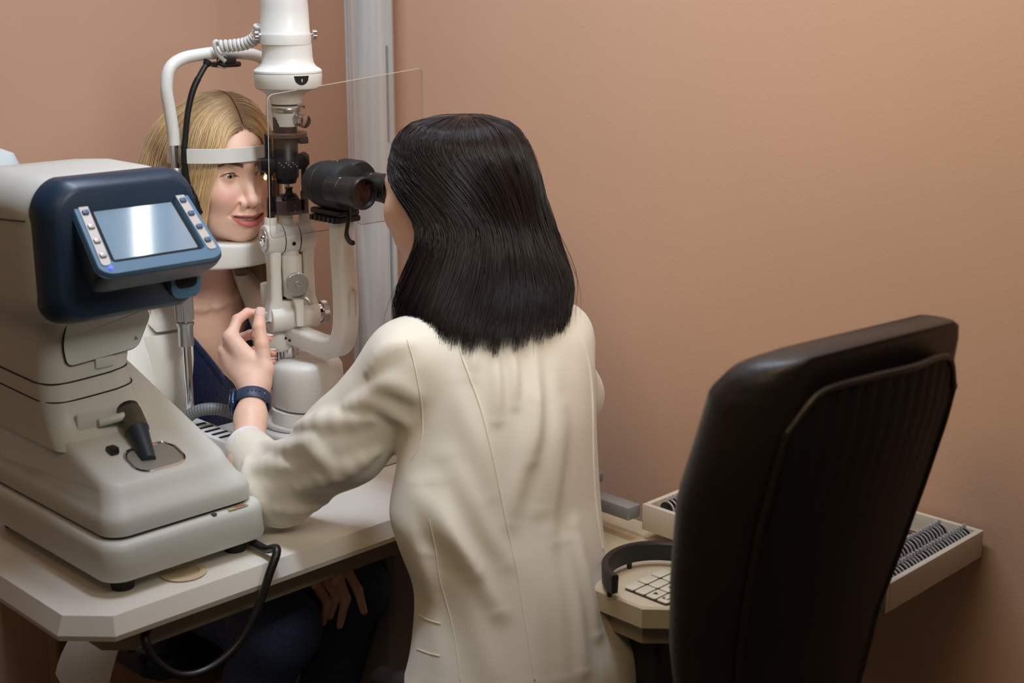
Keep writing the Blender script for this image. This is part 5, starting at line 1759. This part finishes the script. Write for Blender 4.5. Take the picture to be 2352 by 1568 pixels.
HJ = {'index': ([at(530, 775, 2.275), at(545, 734, 2.300), at(568, 718, 2.315), at(588, 719, 2.318)], [.0105, .0088, .0080, .0068]),
      'middle': ([at(517, 806, 2.280), at(532, 782, 2.322), at(575, 768, 2.335), at(618, 776, 2.325)], [.0105, .0088, .0080, .0068]),
      'ring': ([at(521, 830, 2.280), at(536, 812, 2.325), at(585, 805, 2.335), at(627, 809, 2.322)], [.010, .0084, .0076, .0064]),
      'pinky': ([at(531, 850, 2.275), at(550, 838, 2.315), at(592, 830, 2.325), at(626, 829, 2.310)], [.0092, .0076, .0068, .0058]),
      'thumb': ([at(607, 848, 2.255), at(602, 790, 2.266), at(595, 750, 2.277), at(597, 719, 2.290)], [.0135, .0115, .0105, .0088])}
def doc_arm_skin(p):
    d = None
    for nme, (J, R) in HJ.items():
        e = chain(p, J, R, .004)
        if nme == 'thumb':
            e = np.maximum(e, -1)
        d = e if d is None else smin(d, e, .004)
    palm = None
    wpts = [at(566, 872, 2.250), at(570, 876, 2.250), at(578, 878, 2.250), at(588, 878, 2.250), at(598, 878, 2.248)]
    for (nme, r), wp in zip((('pinky', .012), ('ring', .0125), ('middle', .0125), ('index', .012)), wpts):
        e = cap(p, wp, HJ[nme][0][0], .016, r)
        palm = e if palm is None else smin(palm, e, .012)
    palm = smin(palm, cap(p, wpts[4], HJ['thumb'][0][0], .0165, .0145), .014)
    palm = smin(palm, cap(p, HJ['thumb'][0][0], HJ['index'][0][0], .012, .009), .014)
    d = smin(d, palm, .006)
    fa = chain(p, [at(582, 876, 2.250), dWR, at(576, 960, 2.185), at(570, 1060, 2.11), dEL], [.020, .0205, .0235, .029, .033], .02)
    # the wrist is a little flat
    return smin(d, fa, .014)
def doc_head(p):
    lp = HD.loc(p)
    d = head_sdf(lp, 0., .15)
    d = smin(d, cap(p, HD.wld((0, -.09, -.05)), np.array([-.03, 2.07, 1.09]), .050, .055), .03)
    return d
V, F = sdf_mesh(doc_head, [-.29, 1.95, 1.02], [.10, 2.32, 1.43], .0021)
skin_d = srgb(236, 196, 176)
C = skin_cols(HD.loc(V), skin_d, srgb(190, 110, 105), srgb(226, 160, 145), 0.)
hv = np.concatenate([np.array(j) for j, _ in HJ.values()] + [[dWR, dEL]])
V2, F2 = sdf_mesh(doc_arm_skin, hv.min(0) - .045, hv.max(0) + .045, .0013)
C2 = np.tile(np.array(skin_d), (len(V2), 1))
def near(P, c, r): return np.exp(-(np.linalg.norm(P - c, axis=1) / r) ** 2)
for nme, (J, R) in HJ.items():             # flushed knuckles and finger ends
    for j_ in range(4):
        w_ = (.40 * near(V2, J[j_], .014) if j_ else .22 * near(V2, J[j_], .012))[:, None]
        C2 = C2 * (1 - w_) + np.array(srgb(226, 142, 126)) * w_
# the other hand, closed on the slit lamp's joystick
jx = ABp((.125, .185, .885))
rw = np.array([-.125, 2.385, .900])
rd = jx - rw; rd[2] = 0; rd /= np.linalg.norm(rd)
rs = np.array([-rd[1], rd[0], 0])
def doc_right(p):
    d = cap(p, np.array([-.03, 2.33, .895]), rw, .029, .022)
    for i in range(4):
        z_ = .024 - .017 * i
        k0 = jx - rd * .030 + rs * .022 + Z3 * z_
        k1 = jx + rd * .002 + rs * .027 + Z3 * z_
        k2 = jx + rd * .023 + rs * .004 + Z3 * (z_ - .002)
        k3 = jx + rd * .013 - rs * .017 + Z3 * (z_ - .002)
        d = smin(d, cap(p, rw, k0, .019, .0105), .012)
        d = smin(d, chain(p, [k0, k1, k2, k3], [.0098, .0086, .0080, .0068], .004), .005)
    return smin(d, chain(p, [rw - Z3 * .004, jx - rd * .030 - rs * .018 + Z3 * .018, jx - rd * .006 - rs * .016 + Z3 * .034, jx + rd * .008 - rs * .006 + Z3 * .042], [.015, .0125, .0105, .0085], .006), .008)
V3_, F3_ = sdf_mesh(doc_right, np.minimum(jx, rw) - .07, np.maximum(np.array([-.03, 2.33, .9]), np.maximum(jx, rw)) + .06, .0022)
F2 = np.concatenate([F2, F3_ + len(V2)]); V2 = np.concatenate([V2, V3_]); C2 = np.concatenate([C2, np.tile(np.array(skin_d), (len(V3_), 1))])
body = build_np('person', np.concatenate([V, V2]), np.concatenate([F, F2 + len(V)]), m_skin2, None, np.concatenate([C, C2]))
doc = tag(body, doc_label, 'person')
for s in (-1, 1):
    eyeball(HD, s, doc, srgb(70, 50, 36))
# fingernails, glossy
m_nail = mat('polished_nail', srgb(232, 196, 188), .12, spec=.6, coat=.5, var=.02)
def nail(J, R, up):
    J = [np.asarray(j, float) for j in J]
    t = J[-1] - J[-2]; t /= np.linalg.norm(t)
    up = up - t * (up @ t); up /= np.linalg.norm(up)
    sd = np.cross(t, up)
    r = R[-1]
    P = []
    for i in range(7):
        k = i / 6
        row = []
        for j in range(7):
            a = (-1 + 2 * j / 6) * 1.0 * (1 - .25 * (2 * k - 1) ** 2)
            row.append(J[-1] + t * (-.0055 + .0135 * k) + (r * (1.03 - .10 * max(0, k - .55))) * (math.cos(a) * up + math.sin(a) * sd))
        P.append(row)
    return gobj('fingernail', G().grid(np.array(P), .0006), m_nail, doc, 60)
cam_dir = np.array([.25, -.95, .2])
nail(*HJ['thumb'], np.array([.35, -.9, .25]))
nail(*HJ['middle'], np.array([.1, .2, .95]))
nail(*HJ['ring'], np.array([.1, .2, .95]))
nail(*HJ['pinky'], np.array([.1, .2, .95]))
nail(*HJ['index'], np.array([0, .3, .95]))
# ring on the finger behind the thumb
rj = HJ['middle'][0]
gobj('finger_ring', G().lathe([(-.0010, .0086), (-.0010, .0094), (.0010, .0094), (.0010, .0086)], rj[3] * .15 + rj[2] * .85, rj[3] - rj[2], 24, False), m_chrome, doc)

# ---- the lab coat
FOLDS = []
def fold(x0, y0, x1, y1, amp, wd):
    """ridge on the back of the coat, named by where it lies in (across, up)"""
    out = []
    for px, py in ((x0, y0), (x1, y1)):
        yc = np.interp(py, [700, 1568], [1.95, 1.77])
        w_ = at(px, py, yc)
        cx, cy = np.interp(w_[2], TSz, TSx), np.interp(w_[2], TSz, TSy)
        out.append((((w_[0] - cx) * tr_[0] + (w_[1] - cy) * tr_[1]), w_[2]))
    FOLDS.append((np.array(out[0]), np.array(out[1]), amp, wd))
for f_ in ((1000, 1110, 1140, 1400, .009, .016), (960, 1120, 1075, 1300, .010, .015), (1030, 1050, 1165, 1290, .006, .016), (940, 1090, 985, 1380, .008, .014),
           (1148, 770, 1142, 960, .008, .011), (1198, 790, 1192, 930, .007, .010), (1262, 790, 1240, 1060, .008, .013), (1240, 930, 1180, 1200, .006, .016),
           (1320, 870, 1275, 1180, .006, .016), (1340, 960, 1310, 1260, .006, .014), (1100, 760, 1085, 860, .006, .012), (1040, 880, 1120, 1130, .004, .016),
           (1390, 1250, 1440, 1500, .010, .013), (1350, 1280, 1385, 1568, .008, .014), (1290, 1250, 1320, 1568, .006, .018), (1240, 1200, 1255, 1568, .005, .02), (1050, 1300, 1120, 1568, .006, .018), (985, 1280, 1010, 1568, .006, .014)):
    fold(*f_)
WR_NEW = []
WR = []                                    # creases of the sleeve, lying on its surface
WRINKLES = [([(655, 985), (740, 968), (850, 962)], .012), ([(612, 1018), (650, 1030), (720, 1010)], .010), ([(560, 1100), (610, 1068), (665, 1072)], .010),
            ([(566, 1060), (578, 1120), (610, 1170)], .010), ([(690, 1120), (770, 1085), (860, 1040)], .013), ([(850, 900), (900, 880), (950, 905)], .012),
            ([(850, 850), (890, 805), (935, 790)], .012), ([(800, 930), (860, 920), (930, 965)], .010), ([(640, 1170), (720, 1160), (800, 1128)], .010), ([(705, 1015), (735, 1045), (760, 1070)], .009)]
def coat_solid(p):
    d, qx, qy = slices(p, TSz, TSc, TSw, TSd, tr_, tg_)
    d = smax(d, p[:, 2] - 1.118, .05)
    z = p[:, 2]
    back = np.clip(-qy / .05, 0, 1)
    disp = np.zeros(len(p))
    sel = np.nonzero((back > 0) & (np.abs(d) < .06))[0]
    qz = np.stack([qx[sel], z[sel]], 1)
    acc = np.zeros(len(sel))
    for a, b, amp, wd in FOLDS:
        ba = b - a
        t = np.clip((qz - a) @ ba / (ba @ ba), 0, 1)
        dist = np.linalg.norm(qz - a - t[:, None] * ba, axis=1)
        acc += 1.35 * amp * np.exp(-(dist / wd) ** 2) * (.35 + .65 * np.sin(PI * np.clip(t, .02, .98)))
    disp[sel] = acc
    d = d - disp * back + .004 * back
    d = smin(d, cap(p, np.array([-.035, 2.06, 1.068]), dSL, .055, .060), .05)
    d = smin(d, cap(p, np.array([-.02, 2.07, 1.068]), dSR, .055, .046), .045)
    # right sleeve, mostly hidden
    d = smin(d, chain(p, [dSR, np.array([.094, 2.235, .925]), np.array([-.065, 2.355, .895])], [.046, .056, .036], .02), .03)
    # left sleeve
    s = chain(p, [dSL, at(792, 1012, 2.0), dEL], [.063, .064, .054], .03)
    s = smin(s, cap(p, dEL, dCU, .054, .035), .03)
    sel = np.nonzero(np.abs(s) < .03)[0]
    if len(sel) and WR:
        ps, ss = p[sel], s[sel]
        for P, r in WR:
            c_ = np.mean(P, 0)
            k_ = np.nonzero(np.sum((ps - c_) ** 2, 1) < .16 ** 2)[0]
            if len(k_):
                ss[k_] = smin(ss[k_], chain(ps[k_], P, r, .006), .016)
        s[sel] = ss
    return smin(d, s, .028)
def march(pts, f):
    """nearest surface seen along the lines through photo points"""
    o = np.array([0, 0, CAM_H])
    R = np.array([at(x, y, 1.0) - o for x, y in pts]); R /= np.linalg.norm(R, axis=1)[:, None]
    t = np.full(len(R), 1.45)
    for _ in range(110):
        dd = f(o + R * t[:, None])
        t = np.where(dd < .0004, t, t + np.maximum(dd * .7, .0005))
        t = np.minimum(t, 3.0)
    return o + R * t[:, None], R
for pts_, r_ in WRINKLES:
    pp = smooth_path([(x, y, 0) for x, y in pts_], 3)
    Q, Rr = march(pp[:, :2], coat_solid)
    ok = coat_solid(Q) < .003
    if ok.sum() < 3: continue
    Q, Rr = Q[ok], Rr[ok]
    k = np.linspace(0, 1, len(Q))
    rad = r_ * (.25 + .75 * np.sin(PI * k))
    WR_NEW.append((list(Q + Rr * (rad * .62)[:, None]), list(rad)))
WR += WR_NEW
def coat(p):
    d = coat_solid(p)
    # hollow cuff end
    ax = (dCU - dEL) / np.linalg.norm(dCU - dEL)
    near_c = np.linalg.norm(p - dCU, axis=1) < .11
    cut = (p - dCU) @ ax - .004
    d = np.where(near_c, smax(d, cut, .004), d)
    hole = cap(p, dEL + ax * .03, dCU + ax * .05, .030, .031)
    d = np.where(near_c, smax(d, -hole, .003), d)
    return np.maximum(d, .47 - p[:, 2])
V, F = sdf_mesh(coat, [-.56, 1.66, .46], [.26, 2.52, 1.17], .0034)
m_coat = mat('cotton_twill', srgb(228, 221, 206), .62, bump=.10, bscale=700, var=.02, vscale=30, sheen=.25, spec=.35)
ct = build_np('lab_coat', V, F, m_coat, doc)
def seam(name, pts, r=.0013):
    P = smooth_path([(x, y, 0) for x, y in pts], 5)
    Q, _ = march(P[:, :2], coat)
    Q = Q[coat(Q) < .003]
    return gobj(name, G().tube(Q, r, 6), m_coat, ct)
seam('back_seam', [(1045, 760), (1058, 810), (1080, 870), (1105, 940), (1125, 1020), (1145, 1110), (1165, 1210), (1185, 1300), (1200, 1390), (1215, 1480), (1228, 1560)], .0016)
seam('back_seam', [(1335, 770), (1352, 830), (1360, 900), (1362, 980), (1364, 1080), (1372, 1180), (1385, 1260)], .0018)
seam('armhole_seam', [(935, 780), (950, 830), (962, 890), (970, 950), (968, 1010), (945, 1055)], .0012)
seam('side_seam', [(985, 1190), (1000, 1260), (1010, 1330), (1035, 1420), (1050, 1500), (1056, 1560)], .0009)
seam('pocket_edge', [(962, 1412), (985, 1424), (1012, 1432)], .0010)
seam('pocket_edge', [(958, 1490), (985, 1500), (1010, 1506)], .0009)
# folded shirt cuff
ax = (dCU - dEL) / np.linalg.norm(dCU - dEL)
gobj('cuff', G().lathe([(-.020, .0375), (-.004, .0352), (.006, .0340), (.008, .0328), (.006, .0310), (-.01, .0300)], dCU, ax, 40, False), mat('white_cuff', srgb(232, 234, 240), .6, bump=.08, bscale=600, var=.01), ct)

# ---- wrist watch
wa = at(581, 925, 2.215); wb = at(585, 905, 2.228)
wax = (dWR - at(576, 960, 2.185)); wax /= np.linalg.norm(wax)
m_band = mat('navy_silicone', srgb(44, 58, 84), .45, bump=.04, bscale=500, var=.03)
wc = at(580, 922, 2.216)
rings = []
ref = np.array([-1., -.15, 0]); e1 = ref - wax * (ref @ wax); e1 /= np.linalg.norm(e1); e2 = np.cross(wax, e1)
def band_ring(r, h): return [wc + wax * h + r * (math.cos(2 * PI * i / 56) * e1 * 1.10 + math.sin(2 * PI * i / 56) * e2 * 1.0) for i in range(56)]
wt = gobj('wristwatch', G().loft([band_ring(.0250, -.0105), band_ring(.0272, -.0115), band_ring(.0282, -.0095), band_ring(.0282, .0095), band_ring(.0272, .0115), band_ring(.0250, .0105)], False, False), m_band, doc, 40, label='navy wristwatch with a silicone band')
WF = frame(wc + e1 * .0315, e2, wax, e1)
gobj('watch_case', G(WF).rbox((0, 0, .0), (.034, .040, .009), .010, .004), mat('case_blue', srgb(52, 74, 110), .22, .8, var=.03), wt)
gobj('watch_glass', G(WF).rbox((0, 0, .0048), (.030, .036, .0022), .008, .001), mat('watch_black', srgb(10, 14, 24), .06, spec=.8, coat=.5), wt)
for a in (-1.15, -1.35, -1.55, -1.75):
    aa = -a + .0
    p0 = wc + .0281 * (math.cos(aa) * e1 * -1.10 * 0 + 0)
    d_ = math.cos(PI - aa) * e1 * 1.1 + math.sin(PI - aa) * e2
    gobj('band_hole', G().cyl(wc + d_ * .0279 , wc + d_ * .0286, .0016, n=10), m_dark, wt)
d_ = math.cos(2.3) * e1 * 1.1 + math.sin(2.3) * e2
gobj('band_pin', G().cyl(wc + d_ * .0280, wc + d_ * .0290, .0020, n=12), m_chrome, wt)

# ---- dark bob
m_dark_hair = mat('dark_hair', srgb(30, 22, 22), .30, attr='Col', spec=.45)
HROW = [(262, 1064, 1074, .004), (264, 1035, 1098, .022), (269, 1000, 1130, .046), (280, 955, 1165, .068), (300, 925, 1190, .084), (330, 907, 1209, .096), (360, 898, 1222, .102), (400, 893, 1235, .106), (450, 890, 1246, .108), (500, 890, 1259, .108),
        (550, 890, 1276, .108), (600, 892, 1295, .114), (640, 896, 1307, .118), (680, 900, 1308, .122), (710, 905, 1302, .124), (790, 925, 1285, .124)]
HZ, HX, HA, HB, HE, HY = [], [], [], [], [], []
for py, L_, R_, B_ in HROW:
    yh = np.interp(py, [480, 600, 700, 790], [2.135, 2.11, 2.07, 2.045])
    c = at((L_ + R_) / 2, py, yh)
    dep = yh * CT + (CAM_H - c[2]) * ST
    HY.append(yh)
    HZ.append(c[2]); HX.append(c[0]); HA.append((R_ - L_) / 2 / 3200 * dep); HB.append(B_)
    HE.append(np.interp(py, [330, 360, 400, 430, 470, 500, 550, 600, 650, 700, 790], [2, 27, 55, 72, 92, 97, 90, 80, 68, 55, 47]))
HZ, HX, HA, HB, HE, HY = [np.array(k)[::-1] for k in (HZ, HX, HA, HB, HE, HY)]
def smooth_rows(a, z, n=240, wd=15):
    zz2 = np.linspace(z[0], z[-1], n)
    k = np.exp(-np.linspace(-2, 2, 2 * wd + 1) ** 2); k /= k.sum()
    b = np.interp(zz2, z, a)
    return np.convolve(np.pad(b, wd, mode='edge'), k, 'valid')
HE2, HY2, HX2 = smooth_rows(HE, HZ, wd=38), smooth_rows(HY, HZ, wd=24), smooth_rows(HX, HZ)
HA2, HB2 = np.interp(np.linspace(HZ[0], HZ[-1], 240), HZ, HA), np.interp(np.linspace(HZ[0], HZ[-1], 240), HZ, HB)
lowm = np.linspace(HZ[0], HZ[-1], 240) < HZ[-1] - .03
HA2 = np.where(lowm, smooth_rows(HA, HZ, wd=8), HA2); HB2 = np.where(lowm, smooth_rows(HB, HZ, wd=8), HB2)
ROWZ = {r[0]: z for r, z in zip(HROW, HZ[::-1])}
HZ_raw = HZ
HZ = np.linspace(HZ[0], HZ[-1], 240); HX, HA, HB, HE, HY = HX2, HA2, HB2, HE2, HY2
PSI_F = math.degrees(math.atan2(df[1], df[0]))
z_top = HZ[-1]
def doctor_hair(s, side, t, rad=1.0):
    s, t = np.asarray(s, float), np.asarray(t, float)
    py_tip = 733 + 26 * np.sin(np.clip(s, 0, 1) * PI * .9) + 9 * np.sin(s * 47 + side) + 6 * np.sin(s * 113)
    ztip = np.interp(py_tip, [266, 300, 400, 500, 600, 700, 790], np.interp([266, 300, 400, 500, 600, 700, 790], [r[0] for r in HROW], HZ_raw[::-1]))
    u_ = np.clip(t, 0, 1)
    z = z_top - (z_top - ztip) * np.where(u_ < .3, u_ ** 1.6 * (.3 / .3 ** 1.6), u_)
    e = np.interp(z, HZ, HE); A_ = np.interp(z, HZ, HA) * rad; B_ = np.interp(z, HZ, HB) * rad
    phi = e + (180 - e) * s
    psi = np.radians(PSI_F + side * phi)
    cx = np.interp(z, HZ, HX)
    x = cx + A_ * np.cos(psi)
    y = np.interp(z, HZ, HY) + B_ * np.sin(psi)
    return np.stack([x, y, z], -1)
class WorldHead:
    def wld(self, p): return p
def dark_cols(S, tt, ci, side):
    a, b = np.array(srgb(15, 12, 13)), np.array(srgb(42, 30, 29))
    k = (ci ** 2)[:, None, None]
    return np.broadcast_to(a * (1 - k) + b * k, tt.shape + (3,))
hair_mesh('doctor_hair', doctor_hair, WorldHead(), 6500, 20, dark_cols, doc, m_dark_hair, .00055, 110, .07, (.86, 1.02), .0028, 110)
# trousers on the chair seat (almost hidden by the coat)
V, F = sdf_mesh(lambda p: np.maximum(smin(chain(p, [np.array([.055, 1.90, .535]), np.array([.02, 2.20, .545]), np.array([.03, 2.26, .10])], [.074, .062, .045], .03),
                           chain(p, [np.array([-.02, 1.87, .535]), np.array([-.09, 2.12, .545]), np.array([-.07, 2.16, .10])], [.074, .062, .045], .03), .03), .05 - p[:, 2]), [-.35, 1.68, .03], [.22, 2.38, .67], .006)
build_np('trousers', V, F, mat('dark_trousers', srgb(30, 30, 34), .8, bump=.1, var=.1), doc)
